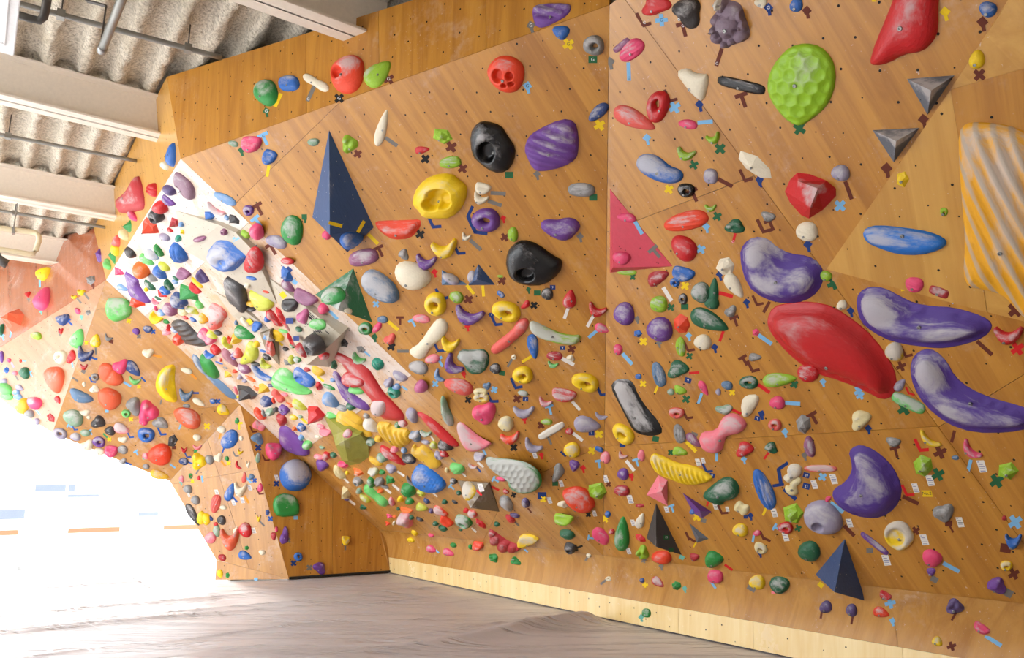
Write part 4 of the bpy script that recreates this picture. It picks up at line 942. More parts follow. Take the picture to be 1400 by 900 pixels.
OH('shell_hold', 'golden pleated shell hold above the olive block', 'golden pleated shell', t7(380, 490, [(550, 540), (590, 470), (650, 465), (720, 520), (790, 580), (800, 640), (885, 720), (860, 745), (780, 710), (700, 650), (610, 630), (560, 590)]), 'yo', 1, .8, 'ribs', (.9, 8, .14), 1.0)
OH('shell_hold', 'golden fan shell hold between red fish and ornate blue shell', 'golden fan shell', t7(380, 490, [(940, 600), (1060, 600), (1090, 640), (1170, 655), (1240, 680), (1262, 760), (1230, 830), (1150, 842), (1070, 800), (990, 720)]), 'yo', 2, .8, 'ribs', (.4, 8, .14), 1.0)
OH('fish_volume', 'long red fish-shaped volume on the steep roof', 'red fish volume', t7(380, 490, [(520, -60), (600, -50), (690, 0), (860, 90), (930, 200), (1000, 320), (1100, 420), (1200, 530), (1200, 590), (1100, 595), (980, 570), (900, 400), (830, 320), (760, 240), (650, 90), (560, 10)]), 'vr', 1, .5, cat=VC)
OH('ball_hold', 'red ball hold on the fish volume, smooth and faintly chalked', 'smooth red ball', t7(380, 490, [(598, 180), (620, 140), (690, 122), (770, 140), (840, 180), (855, 225), (820, 262), (740, 280), (660, 265), (612, 225)]), 'vr', 3, 1.0)
OH('ball_hold', 'cracked pink ball hold on the fish volume tail', 'cracked pink ball', t7(380, 490, [(875, 440), (900, 385), (960, 370), (1020, 385), (1052, 440), (1045, 510), (1000, 552), (930, 548), (885, 505)]), 'sa', 6, 1.0)
OH('banana_hold', 'purple banana hold beside the red fish volume', 'purple banana hold', t7(380, 490, [(515, 120), (570, 130), (610, 200), (680, 290), (740, 360), (830, 420), (875, 480), (850, 497), (760, 470), (660, 410), (600, 340), (560, 220)]), 'p', 4, .9)
OH('comma_hold', 'smooth purple comma-shaped volume above the blue ball', 'purple comma volume', t5(280, 540, [(505, 220), (530, 210), (560, 215), (620, 270), (680, 330), (720, 400), (690, 420), (620, 405), (540, 370), (505, 310)]), 'p', 1, .7)
OH('ball_volume', 'big blue ball volume on the upright back wall', 'big blue ball', [(382, 652), (384, 640), (392, 631), (404, 628), (416, 632), (425, 643), (426, 655), (420, 666), (408, 672), (395, 671), (386, 664)], 'b', 5, .85, cat=VC)
OH('dome_volume', 'bright green dome volume below the big blue ball', 'green dome volume', t5(280, 540, [(465, 740), (480, 700), (520, 675), (590, 680), (630, 710), (648, 770), (640, 825), (500, 835), (470, 790)]), 'g', 2, .5, 'flat', cat=VC)
OH('shell_hold', 'light green ridged scallop hold', 'light green scallop', t5(280, 360, [(458, 780), (500, 720), (545, 715), (590, 750), (620, 790), (690, 860), (722, 885), (715, 900), (620, 890), (540, 865), (480, 840)]), 'lg', 3, .9, 'ribs', (1.0, 7, .12), 1.0)
OH('stone_hold', 'blue hollow stone hold with grey pocket', 'blue hollow stone', t5(280, 360, [(605, 730), (630, 710), (680, 740), (750, 790), (755, 830), (720, 850), (650, 820), (610, 790)]), 'b', 3, .8, 'pocket', [(411, 516, 7, 4)], 1.0)
OH('scythe_hold', 'long blue-grey scythe-shaped hold', 'blue scythe hold', t7(200, 440, [(430, 305), (490, 330), (520, 400), (600, 500), (700, 560), (800, 660), (862, 735), (800, 730), (700, 680), (600, 590), (520, 490), (460, 400)]), 'sb', 3, .7)
OH('leaf_hold', 'green leaf hold lying on the blue scythe', 'green leaf hold', t7(200, 440, [(505, 300), (560, 350), (610, 370), (670, 450), (695, 510), (685, 540), (620, 515), (560, 470), (530, 410)]), 'g', 1, 1.3)
OH('bark_hold', 'long charcoal hold furrowed like bark', 'charcoal bark hold', t7(200, 440, [(235, 0), (300, -20), (370, 0), (420, 50), (480, 120), (560, 170), (598, 205), (580, 235), (500, 235), (400, 215), (360, 180), (320, 110), (260, 50)]), 'dk', 1, .9, 'ribs', (1.7, 7, .14), 1.0)
OH('crescent_hold', 'big yellow crescent hold with hollow face', 'big yellow crescent', t7(200, 440, [(250, 405), (275, 430), (265, 520), (275, 650), (292, 735), (270, 765), (190, 750), (120, 690), (88, 620), (90, 560), (125, 470), (190, 420)]), 'y', 3, .9, 'scoop', (.1, -.05, .12, .3))
OH('doughnut_hold', 'big blue doughnut hold worn pale in the middle', 'big blue doughnut', t7(160, 330, [(845, 100), (900, 30), (940, -10), (1060, 0), (1120, 60), (1190, 110), (1225, 150), (1190, 200), (1130, 260), (1060, 290), (970, 270), (900, 210), (855, 150)]), 'b', 5, .9, 'scoop', (.02, -.05, .15, .12))
OH('shell_hold', 'bright red ridged clam hold beside the blue doughnut', 'red clam hold', [(333, 360), (340, 340), (350, 337), (359, 348), (361, 365), (355, 373), (343, 374), (335, 368)], 'r', 3, .9, 'ribs', (.5, 5, .15))
OH('boat_volume', 'charcoal boat-shaped volume with sharp keel', 'charcoal boat volume', t7(160, 330, [(1010, 320), (1060, 335), (1150, 390), (1215, 450), (1240, 560), (1245, 680), (1200, 680), (1150, 620), (1070, 570), (1030, 480), (1005, 400)]), 'dk', 2, .9, 'flat', cat=VC)
OH('boat_hold', 'yellow-green boat-shaped hold with dark rim', 'yellow-green boat', t5(280, 360, [(300, 180), (350, 195), (430, 230), (470, 270), (477, 300), (430, 330), (380, 328), (340, 290), (315, 240)]), 'ly', 2, .9)
OH('horn_hold', 'red horn-like cone hold with flat pink tip', 'red cone hold', t7(160, 330, [(870, 580), (940, 600), (1010, 650), (1045, 710), (990, 770), (980, 830), (900, 840), (860, 790), (880, 700)]), 'sa', 5, 1.1)
OH('head_hold', 'yellow-green bulky hold like a drooping head', 'yellow-green head', t7(200, 440, [(955, 180), (1010, 185), (1065, 260), (1065, 350), (1010, 380), (930, 405), (885, 380), (890, 340), (925, 300)]), 'ly', 2, 1.1, 'lump')
OH('funnel_hold', 'red boomerang funnel hold jutting from the pale headwall', 'red funnel hold', t5(0, 180, [(940, 305), (965, 350), (985, 440), (990, 520), (960, 535), (820, 560), (800, 520), (788, 465), (830, 440), (870, 410), (900, 370)]), 'rr', 3, .8)
OH('rock_hold', 'plum rock hold with a finger pocket near the roof tip', 'plum pocket rock', t5(0, 180, [(1185, 275), (1215, 280), (1260, 310), (1310, 350), (1335, 400), (1335, 455), (1310, 465), (1270, 450), (1235, 415), (1200, 385), (1185, 340)]), 'plum', 1, .9, 'pocket', [(245, 256, 5, 5)], 1.0)
OH('block_volume', 'bright green block hold with chalky top on the arch panel', 'green block hold', t5(0, 360, [(745, 235), (860, 240), (895, 285), (900, 350), (840, 385), (785, 400), (735, 375), (720, 320), (725, 270)]), 'lg', 3, .6, 'flat')
OH('hook_hold', 'purple hooked horn hold beside an orange chunk', 'purple hooked horn', t5(0, 360, [(850, 55), (880, 75), (940, 110), (945, 150), (985, 210), (1030, 275), (985, 265), (930, 245), (885, 215), (875, 150)]), 'p', 4, .9)
OH('wave_hold', 'coral S-shaped wave hold', 'coral wave hold', t5(0, 360, [(690, 690), (740, 680), (790, 720), (830, 760), (845, 810), (800, 840), (740, 830), (690, 790), (672, 740)]), 'co', 2, .6, 'crease')
OH('bubble_hold', 'red bubble-chain hold low on the steep roof', 'red bubble chain', t7(540, 660, [(885, 440), (930, 455), (1010, 520), (1080, 570), (1160, 600), (1195, 630), (1150, 670), (1040, 670), (970, 620), (900, 560)]), 'rr', 3, .9, 'lobes', [(540+x/6.925, 660+y/6.925, r/6.925, h) for x, y, r, h in [(920, 480, 38, .8), (945, 550, 52, 1), (1030, 610, 62, 1.15), (1115, 625, 52, 1.05), (1165, 632, 30, .8)]], .9)
OH('wedge_hold', 'yellow wedge hold beside the red bubble chain', 'yellow wedge hold', t7(540, 660, [(1185, 485), (1290, 490), (1365, 550), (1200, 620), (1155, 590)]), 'y', 3, .8, 'flat')
OH('beak_hold', 'large orange-red beak hold touching a lime cube', 'orange beak hold', [(769, 673), (775, 668), (790, 665), (803, 670), (810, 682), (814, 692), (806, 701), (795, 702), (783, 697), (773, 685)], 'og', 3, .65)
OH('egg_volume', 'large blue-grey egg volume beside the green pyramid', 'blue-grey egg', t5(280, 360, [(1065, 130), (1085, 70), (1140, 42), (1210, 70), (1290, 130), (1330, 200), (1330, 250), (1280, 275), (1190, 250), (1110, 200)]), 'sb', 5, .75, cat=VC)
OH('egg_hold', 'red-orange lip hold with chalked hollow', 'red lip hold', t5(280, 180, [(1165, 620), (1200, 610), (1400, 605), (1470, 600), (1478, 635), (1455, 680), (1400, 730), (1290, 738), (1230, 705), (1180, 660)]), 'og', 4, .7, 'scoop', (-.05, .1, .2, .08))
OH('bulb_hold', 'green oval hold with white chalked side', 'green oval hold', t5(280, 180, [(518, 660), (540, 600), (585, 570), (640, 585), (672, 630), (672, 710), (650, 770), (610, 778), (560, 755), (525, 710)]), 'g', 4, .6)
OH('bowl_hold', 'yellow bowl hold with white chalky inside', 'yellow bowl hold', t5(1120, 720, [(443, 50), (460, 0), (500, -30), (550, -40), (600, -20), (640, 40), (650, 80), (620, 130), (570, 165), (520, 155), (465, 115)]), 'y', 6, .4, 'pocket', [(1226, 734, 15, 15)], 1.5)
OH('ring_hold', 'lavender stone ring hold with large hole', 'lavender stone ring', [(1099, 708), (1102, 692), (1115, 684), (1130, 684), (1144, 695), (1152, 710), (1151, 724), (1140, 731), (1122, 731), (1106, 722)], 'lv', 4, .6, 'pocket', [(1122, 717, 8, 8)], 1.5)
OH('figurine_hold', 'cream skull-like hold inside navy bracket tape', 'cream skull hold', t5(840, 540, [(1155, 550), (1185, 540), (1180, 500), (1205, 470), (1255, 470), (1285, 500), (1275, 545), (1230, 575), (1195, 600), (1160, 575)]), 'w', 3, .7)
OH('figurine_hold', 'cream anvil-like hold just below the cream skull', 'cream anvil hold', t5(840, 540, [(1200, 590), (1250, 560), (1283, 575), (1280, 605), (1245, 625), (1262, 670), (1235, 690), (1190, 680), (1165, 645), (1170, 620), (1200, 625)]), 'cr', 2, .7)
rebuild()
# ------------------------------------------------------------------ the other holds: x y width height turn shape colour chalk, read per 5x (or 7x) window of the picture
T_ = {}
T_[0, 180, 5] = """1170 155 160 75 -80 E b 1;1130 230 70 60 40 B w 0;1035 400 75 95 0 S r 0;905 575 90 60 20 B hp 4;1158 402 95 70 10 B dp 2;1150 478 105 55 30 J p 3;1098 520 110 90 20 B r 2;1070 580 110 105 20 R dk 1;
1020 668 130 110 40 F or 2;1190 632 70 75 30 F rr 1;1163 675 45 30 20 B r 1;1127 722 80 50 20 B lv 2;1218 733 45 50 40 B tg 1;1238 635 40 38 0 B lb 1;1246 686 30 35 0 F y 0;1365 735 90 40 -25 B mv 1;870 645 65 85 10 F g 1;
846 708 70 85 -20 B cr 1;800 750 70 80 40 T sa 3;786 806 62 85 10 B y 0;765 840 50 130 0 F g 3;735 888 60 40 20 B lg 0;682 840 60 115 10 F p 1;888 832 90 60 40 B dk 2;1040 845 105 65 20 E lb 6;1080 815 95 50 60 R g 1;1212 832 150 105 60 S b 1;1005 878 115 60 25 E lg 4"""
T_[0, 360, 5] = """300 65 110 85 -40 E y 0;618 112 65 70 20 F gy 3;190 213 40 40 0 C r 2;285 240 165 110 -75 E hp 2;80 385 140 165 20 F co 2;8 455 40 80 0 B dg 1;505 232 40 28 10 C y 0;553 200 55 45 10 C y 0;425 380 90 85 20 X db 3;530 327 50 35 50 B hp 1;
603 338 35 40 20 F gy 2;247 496 75 52 10 B lm 3;415 465 35 40 0 C r 1;528 512 135 95 -70 E lg 3;655 530 90 72 -80 E y 4;738 512 60 40 30 C gy 2;930 465 52 45 10 B p 1;1010 452 65 48 0 B db 3;1010 612 75 70 20 X w 0;410 640 85 95 20 R w 0;488 640 60 95 10 X r 2;
575 625 110 100 20 C db 3;573 710 50 40 0 C r 3;650 778 55 50 20 R gy 2;574 828 25 35 0 B w 0;650 862 70 55 20 X w 0;375 800 180 140 80 E co 2;748 930 160 145 10 B co 2;820 705 105 105 10 X hp 2;910 722 130 75 45 E db 4;920 805 85 50 15 C lg 3;8 640 35 80 0 B p 1;
60 665 32 28 0 B hp 1;140 668 22 22 0 B or 1;42 732 38 45 0 F b 1;100 752 40 30 0 B pk 2;165 752 75 80 0 B dg 2;135 852 60 40 30 E lv 3;25 808 50 40 0 B lv 2;35 862 110 80 40 B lg 2;110 885 50 40 0 B lb 4;1275 735 80 40 15 B w 0;1065 380 95 80 20 C y 0;1138 400 45 30 10 B g 0;
1155 440 40 50 0 X r 1;1140 470 60 45 0 X pk 5;1220 525 80 80 30 R or 2;1195 455 60 40 0 B lb 5;840 165 80 45 10 E lb 4;935 265 120 90 30 F or 1;965 55 125 110 30 B o 1;815 62 75 55 15 F hp 3;735 10 70 60 30 B lg 2;1045 105 70 55 20 E gy 4;1088 68 110 80 60 E b 2;1122 25 90 55 20 B ly 2;
1255 78 95 85 20 J mv 2;1150 150 85 55 60 R dg 1;1022 155 95 45 35 S dg 3;998 180 32 30 0 B y 0;1128 190 80 55 20 R b 1;1108 215 80 45 20 F r 2;1080 240 50 25 15 B dg 1;1060 265 60 40 25 C pk 4;1065 308 28 38 0 B hp 0;1105 338 60 45 0 B lb 3;1165 318 110 90 10 B mv 3;1222 262 125 105 30 B db 3;
1290 215 150 105 20 F g 2;1330 178 100 50 40 J r 1;1250 332 70 55 0 S cr 2;1315 322 95 50 10 X ly 5;1362 288 70 45 40 B lg 1;1375 95 100 75 60 J dp 2;1345 135 100 30 40 K y 0;1200 105 50 25 20 B dg 1;1195 128 45 30 0 B lb 3;1390 378 70 75 0 E yo 4;1240 300 40 30 0 B b 2;1320 388 50 30 20 B b 4;1265 372 50 28 10 B r 3;905 100 45 25 10 B sb 1"""
T_[0, 540, 5] = """235 58 105 85 10 B hp 3;150 75 90 110 10 B yo 2;122 15 60 40 0 B lb 4;200 130 65 55 0 B gy 2;220 175 80 45 0 B pk 2;250 183 45 45 0 B lv 2;45 10 90 50 10 B lg 1;395 35 55 38 60 E r 2;350 160 65 45 50 F rr 3;500 157 140 110 15 B sg 4;555 15 170 80 20 T sb 2;
575 122 80 42 5 X w 0;605 155 28 25 0 B w 0;675 187 95 90 20 X dk 2;752 247 70 62 0 B dk 1;832 232 110 70 20 E pk 6;838 305 65 45 15 X w 0;1000 275 115 100 0 R b 2;1280 155 195 125 25 B co 3;912 78 105 125 10 X gy 2;862 130 60 55 0 R lg 1;1022 118 130 150 10 L hp 2;980 185 58 50 0 B hp 0;
1100 195 110 80 30 X gy 4;1180 313 85 62 -70 F dk 3;1347 293 55 45 0 B w 0;1095 405 155 150 20 B or 2;1258 378 40 40 0 C r 2;1255 455 65 50 0 B db 3;1348 360 60 35 0 C pk 3;1365 455 95 115 0 L y 2;1092 548 130 60 15 E yo 3;995 418 45 45 0 B pk 4;410 265 95 75 20 R lv 3;515 287 70 55 0 B lv 5;
585 262 70 48 0 B sg 4;590 345 95 75 0 X w 1;675 322 85 72 10 R p 3;760 388 90 80 0 J hp 3;838 375 70 60 0 B gy 3;680 390 75 50 0 B w 0;838 452 48 42 0 X gy 5;998 490 48 38 0 B gy 4;1283 645 62 60 0 B gy 1;1335 720 62 62 0 B gy 2;1318 820 165 55 60 E dk 3;1375 840 60 90 0 B y 1;1210 690 35 25 0 B lv 2;
1240 730 50 40 0 B lv 3;1240 575 35 45 0 B pk 3;1303 555 28 35 0 R g 0;1358 568 20 30 0 B r 0;1275 75 50 28 0 B gy 2;1360 52 95 42 32 E w 0;1268 5 95 85 10 C sb 3;500 330 60 30 20 B lv 3;990 560 60 30 10 B lv 4"""
T_[280, 0, 5] = "415 635 165 180 0 B g 4;575 570 140 110 -10 Q b 3;760 565 195 60 30 N w 0;1185 500 215 140 -45 E lm 4"
T_[280, 180, 5] = """1210 -25 250 70 -75 E w 0;195 83 70 40 15 B sg 4;318 88 140 110 0 J hp 3;440 178 95 105 20 J b 4;743 73 80 52 -10 B sg 3;995 85 105 120 0 L lm 2;138 460 165 60 25 D lb 1;298 540 75 72 0 R p 3;355 685 100 110 10 B hp 2;278 703 70 45 30 K lm 0;492 752 145 85 25 B lv 4;830 707 60 65 0 B hp 0;
1005 745 160 115 -10 E b 4;1358 840 70 75 0 X gy 3;1085 860 200 110 -15 Q mv 4;200 605 85 60 25 F dk 1;75 535 150 60 25 C pk 6;35 575 70 55 0 F b 1;130 687 50 48 0 R mv 2;150 590 40 30 40 K lb 1;565 885 90 45 0 B r 3"""
T_[280, 360, 5] = """320 103 70 30 0 B b 1;290 155 45 38 0 R w 0;418 197 45 20 0 B or 0;582 288 115 90 0 J dk 2;668 362 85 105 0 X pm 0;770 418 115 75 0 D lg 4;640 452 48 38 0 B dg 2;745 555 155 150 0 R dk 1;655 600 110 55 65 E rr 3;815 638 75 50 0 B r 4;552 78 120 70 60 F b 2;690 240 170 100 20 J mv 2;570 160 110 60 40 E mv 4;
810 315 75 72 30 B hp 1;980 325 55 38 15 B w 1;875 225 165 120 -30 B g 5;1215 385 72 50 0 B sb 1;1097 447 95 85 0 R g 4;1180 440 85 45 -55 B hp 1;1262 518 80 75 0 X sa 2;1048 658 100 70 30 C lg 5;1182 690 85 75 30 S tg 1;1068 590 60 45 0 F gy 4;1335 775 110 60 20 B lv 4;1255 815 65 70 0 X lv 4;1310 843 60 42 0 X lb 4;
1292 885 90 75 30 R tg 1;955 545 50 55 0 F dk 2;775 740 95 60 15 S yo 1;700 728 45 30 0 B rr 1;885 690 45 70 0 F dg 1;780 840 45 60 0 R r 0;850 848 85 35 10 D g 4;875 800 40 30 0 B lb 2;1035 872 110 50 0 B lg 1"""
T_[200, 440, 6.925] = """575 145 180 120 35 N hp 3;625 130 110 70 25 E ly 3;680 105 80 55 0 B dk 2;758 200 130 85 70 X ly 1;792 170 55 75 0 C or 1;850 160 110 110 0 F yo 3;655 270 110 90 30 Q r 1;595 315 110 80 10 C b 4;785 350 220 85 55 E mp 2;870 295 90 100 0 B sa 4;830 325 60 70 0 R p 3;690 390 75 30 0 B b 1;
700 360 40 40 0 B or 5;930 445 130 95 10 D mv 3;840 470 50 35 0 B or 0;1035 400 90 50 0 B dk 1;1085 495 240 90 35 C b 5;750 438 45 25 0 B gy 2;775 500 70 60 0 F yo 2;885 525 55 50 0 B lv 3;930 560 50 40 0 B lv 2;985 540 110 45 15 B o 4;960 675 190 150 0 F dk 2;848 650 45 80 0 B pk 2;1115 635 110 100 0 F yo 3;
1050 630 80 50 0 C o 3;1245 705 150 75 50 N sa 2;1205 745 40 60 0 B or 0;1140 755 125 110 0 B db 3;1180 605 60 35 0 B dp 1;1310 690 70 40 0 B pk 2;1350 790 70 40 10 B o 5;1225 840 60 40 0 B dk 1;1295 845 100 70 35 R p 3;1170 855 90 80 0 X sg 3;1110 865 45 70 0 B gy 3;730 840 125 95 30 E y 3;380 800 70 38 0 B gy 2;
630 755 60 48 0 B b 3;1045 212 65 65 0 B y 0;1175 255 100 135 10 N sa 4;870 712 30 30 0 B y 0"""
T_[320, 380, 6.925] = """375 390 210 85 50 L r 4;470 400 280 80 65 L r 3;545 590 170 60 65 L r 3;545 775 70 90 0 B ly 2;600 775 75 60 0 B g 5;500 810 90 45 30 F gy 3;165 295 80 55 0 B dk 1;160 245 90 60 0 S yo 2;315 390 65 65 0 B b 2;465 505 90 40 0 B lg 2;405 550 150 90 25 S y 0;490 672 60 45 0 B dk 1;310 755 90 55 25 R dk 2;
290 825 120 80 40 C ly 3;275 695 60 30 0 B b 1;550 645 60 40 30 B g 3;690 870 60 45 0 B rr 1;215 465 95 100 0 J b 0;100 420 110 45 50 K w 0;20 425 40 50 0 B sb 2;100 525 200 120 15 E g 4;290 565 40 50 0 F lb 1;205 625 60 60 0 B yo 1"""
T_[280, 540, 5] = """372 132 100 55 55 K or 1;370 212 85 60 20 N pk 4;358 300 85 80 0 X sb 2;470 388 110 115 0 J hp 4;220 178 30 40 0 B g 2;113 238 60 50 0 B w 3;172 305 140 100 -60 D b 4;248 297 28 35 0 B w 1;33 445 60 65 0 B gy 2;90 428 60 62 0 X w 2;150 435 30 32 0 B g 1;240 392 40 32 20 C y 0;225 485 65 30 60 C r 2;295 475 28 50 0 C w 0;
363 430 32 70 0 B sg 3;268 565 35 70 0 X sa 1;320 560 42 40 0 X sb 2;172 665 125 60 -70 E b 4;240 650 90 100 10 C w 1;378 635 35 60 0 B hp 1;73 745 125 65 -80 S sa 2;125 770 45 32 0 B w 2;113 857 60 65 0 B dk 1;10 850 60 80 0 B y 0;30 840 60 30 30 B db 2;75 885 30 30 0 B r 1;430 805 30 45 0 F db 1;368 845 30 50 0 C y 0;
525 170 70 85 0 T rr 2;608 155 60 38 15 B y 3;655 150 32 25 0 B sg 3;658 225 60 55 40 R b 4;615 232 40 30 0 X o 1;660 292 40 42 0 B lb 1;700 345 60 70 40 B lg 4;650 75 115 60 25 E ly 4;765 140 120 120 0 F r 1;860 45 130 90 40 E lb 3;1000 80 70 55 0 B dg 1;868 140 75 45 0 E lg 4;1140 215 130 85 35 E w2 2;1105 145 45 38 0 B gy 3;
795 215 60 35 0 B pk 4;825 255 85 60 0 J pk 3;975 265 62 60 0 B pk 5;1135 320 70 60 0 R sg 4;1188 302 55 50 0 S yo 0;770 288 40 25 0 B w 1;800 360 38 25 0 B sg 2;780 425 70 40 0 B pk 4;830 420 55 60 30 B r 3;880 412 50 42 0 B dg 1;800 485 90 80 20 T p 1;945 478 75 50 0 X hp 2;915 532 110 55 55 S cr 1;965 668 62 85 0 F cr 2;
968 712 40 28 0 B dp 1;1168 458 100 48 20 S yo 0;580 70 60 30 15 B o 4;545 100 75 50 30 R p 2;490 100 35 35 0 B dk 2;940 90 90 50 0 B gy 3"""
T_[400, 600, 6.925] = """945 168 290 90 35 E r 3;850 180 110 90 0 B sg 3;965 100 80 65 0 B pk 4;1100 190 140 100 30 X dk 4;1055 110 60 60 0 B lb 4;935 285 100 90 0 T lv 3;850 317 60 50 0 B g 0;765 315 105 85 0 X ly 6;620 320 110 70 15 F o 4;515 325 40 40 0 B y 1;618 405 95 90 0 R gy 3;745 412 80 105 0 B g 4;820 408 95 90 0 X gy 2;
865 450 100 45 10 B gy 2;920 400 95 80 30 F g 1;785 545 285 85 40 N lg 2;830 498 60 45 0 X o 2;630 495 60 60 0 B sg 3;685 570 120 60 30 B ly 4;670 648 65 45 0 X dg 0;940 595 60 85 0 B pk 5;1020 578 65 60 45 E y 0;1110 590 85 70 0 B g 1;1000 665 35 35 0 B dg 1;1080 675 115 65 0 J o 2;1220 660 110 80 30 T ly 1;
1268 592 65 45 30 B db 2;1100 490 140 130 10 S g 2;1108 400 115 45 65 C gy 5;1215 520 85 55 20 R ly 1;1315 685 55 50 0 B dp 1;1060 775 150 140 0 X pk 5;1125 745 55 45 0 B dg 2;1205 765 75 40 15 B dk 2;918 735 55 45 0 F hp 0;903 805 45 40 0 F or 0;965 740 40 35 0 B o 1;960 800 30 45 30 B w 2"""
T_[540, 560, 6.925] = """160 58 150 110 80 E lv 4;75 130 90 75 0 B sa 5;25 150 60 60 0 B g 3;190 255 115 110 0 X sb 5;290 228 110 70 0 C sg 5;290 310 85 45 0 B lv 4;370 345 85 70 40 E ly 4;480 345 145 110 20 E dk 3;415 440 95 70 30 R lv 2;468 425 90 65 30 E r 4;800 450 105 90 0 J lv 5;590 560 140 110 0 D lg 1;490 575 40 50 0 B cr 1;735 540 90 50 10 C r 6;
555 680 70 60 0 R dk 4;605 792 48 45 0 B dg 1;700 770 130 180 0 E y 6;1005 660 90 45 0 B hp 2;1050 780 60 45 20 B r 4"""
T_[540, 660, 6.925] = """1052 200 165 115 70 E gy 5;1238 192 80 95 0 B dp 3;1135 312 95 50 0 B dp 2;1090 345 105 60 35 B r 2;965 395 55 50 0 B dg 0;470 183 58 48 0 B dg 1;565 185 60 32 20 B dk 1;298 178 65 40 30 B db 2;435 275 150 80 20 E or 5;480 370 140 90 40 J or 1;385 390 60 45 0 B dg 1;455 435 85 60 0 D dg 1;650 375 165 125 15 R g 5;620 448 40 25 0 B dg 0;
735 298 90 80 0 S sa 5;675 265 60 50 0 B r 0;810 390 130 55 45 L r 1;185 480 68 45 25 B y 0;150 543 70 50 0 B y 0;342 500 55 38 0 B hp 1;345 630 95 70 20 E hp 3;508 662 110 70 20 E hp 3;552 592 62 45 0 B g 0;712 608 38 52 0 B g 0;785 600 110 95 0 J or 4;935 712 100 80 35 L g 2;1147 748 100 75 30 L g 1"""
T_[560, 720, 5] = "1078 55 105 70 0 B dg 2;1100 150 85 80 0 R dk 1;1310 65 135 95 30 Q hp 2;1380 35 45 40 0 B r 3;1225 200 35 30 0 R w 0;1360 358 42 32 0 R w 0"
T_[280, 720, 5] = """275 25 90 100 0 B r 4;170 90 130 150 0 C co 3;40 75 75 80 20 B pk 3;80 30 50 80 0 B sg 4;288 147 30 30 0 F g 0;275 200 90 60 20 E b 2;392 178 45 38 0 B w 1;120 212 55 45 40 B rr 2;103 322 42 55 0 B y 0;157 335 28 38 0 F g 0;372 365 35 30 0 B r 1;470 68 40 55 0 T rr 1;490 20 20 40 0 B hp 0;543 60 60 115 0 X p 1;638 208 58 60 0 R b 1;782 285 90 80 10 X p 1;963 98 55 65 0 J y 3;210 30 35 60 0 X w 2"""
T_[560, 540, 5] = """1055 855 130 85 0 J lm 4;1290 658 135 115 0 F lm 4;1045 750 70 48 0 X w 1;1355 817 40 45 0 B b 2;1010 535 130 75 -60 X gy 4;1110 378 110 105 0 B y 4;1128 485 70 78 0 T p 2;658 198 105 105 0 B cr 4;690 298 135 85 -10 C or 4;838 355 135 80 30 C lv 4;970 247 195 50 -30 K w2 0;1090 250 50 45 0 B r 4;937 185 78 42 0 B lm 4;
1215 205 180 110 10 E lv 3;1310 150 95 45 15 C lv 3;780 120 145 85 0 C lv 4;925 55 95 60 20 C pk 5;1055 5 165 90 10 J r 5;508 128 160 150 0 X hp 2;255 110 205 80 85 X sg 5;490 20 110 65 0 R y 5;1337 428 68 82 0 B pk 3;1295 372 60 35 20 Q b 2"""
T_[560, 360, 5] = """20 90 245 185 15 B w 0;110 -5 140 105 10 C p 3;280 105 120 70 20 B lv 6;425 95 60 90 0 B lv 5;320 232 95 80 15 B lm 4;620 90 40 20 0 B lm 1;175 280 145 160 0 R y 1;405 365 200 125 15 C p 3;80 380 118 58 5 B pk 4;623 212 58 35 35 Q b 3;660 330 195 135 15 R y 2;790 285 70 45 -30 X r 2;940 210 80 82 0 B dk 4;1095 245 125 85 -80 E r 3;
1280 325 130 90 20 C r 3;1320 448 110 60 20 E hp 3;275 560 125 110 10 C y 2;845 570 168 75 80 E b 4;990 635 105 62 0 S rr 3;1100 648 55 45 0 X w 0;978 697 72 45 15 C lg 4;713 642 35 35 0 R w 0;155 655 100 62 -15 B pk 3;290 700 150 110 50 C p 4;60 713 130 90 10 B gy 5;195 772 95 55 60 C lb 3;78 843 92 88 0 B pm 1;335 842 200 105 15 B sa 4;772 765 135 118 0 R y 2;
585 720 75 72 0 B dk 3;527 840 55 48 0 X sb 2;1200 815 185 120 15 R y 2;485 885 95 60 0 R cr 2;775 890 70 40 10 B sg 5"""
T_[560, 180, 5] = "228 30 135 95 20 F lm 3;85 130 95 55 10 T r 2;278 210 145 80 -10 S lm 3;500 392 105 80 15 J w 1;483 460 105 80 25 C w 2;520 605 190 160 0 R p 2;1175 398 180 92 0 Q gy 4;1027 655 255 160 15 X p 3;705 703 70 100 0 B lm 2;385 722 62 55 20 C w 0;240 805 180 125 -10 C y 3"
T_[560, 0, 5] = "1035 225 115 95 0 T b 2;1258 310 140 135 0 R gy 3;1290 768 165 80 -45 B db 4"
T_[840, 0, 5] = "290 35 200 140 0 X r 2;497 80 205 200 20 X dk 4;1000 20 85 70 0 X w 0;1243 30 88 100 0 B b 2;118 345 190 115 -45 S hp 4;50 310 130 45 -40 K mv 2;868 583 325 75 13 K bk 1;297 730 215 150 -80 R r 1;138 815 300 125 25 E sa 3;503 850 128 65 8 B hp 2"
T_[840, 180, 5] = "488 157 130 85 15 C lm 3;677 48 100 75 -20 C lm 2;965 230 270 110 35 F w 0;658 305 95 102 0 Q lv 3;492 402 118 95 0 R bk 2;490 612 300 125 -15 S or 4;657 523 82 52 0 C lm 3;822 645 135 95 0 L dg 4;1050 583 100 62 15 T gy 4;1315 683 145 130 0 S w 0;475 795 195 150 40 B r 1;85 588 130 62 5 B hp 1;50 865 120 90 0 B hp 1"
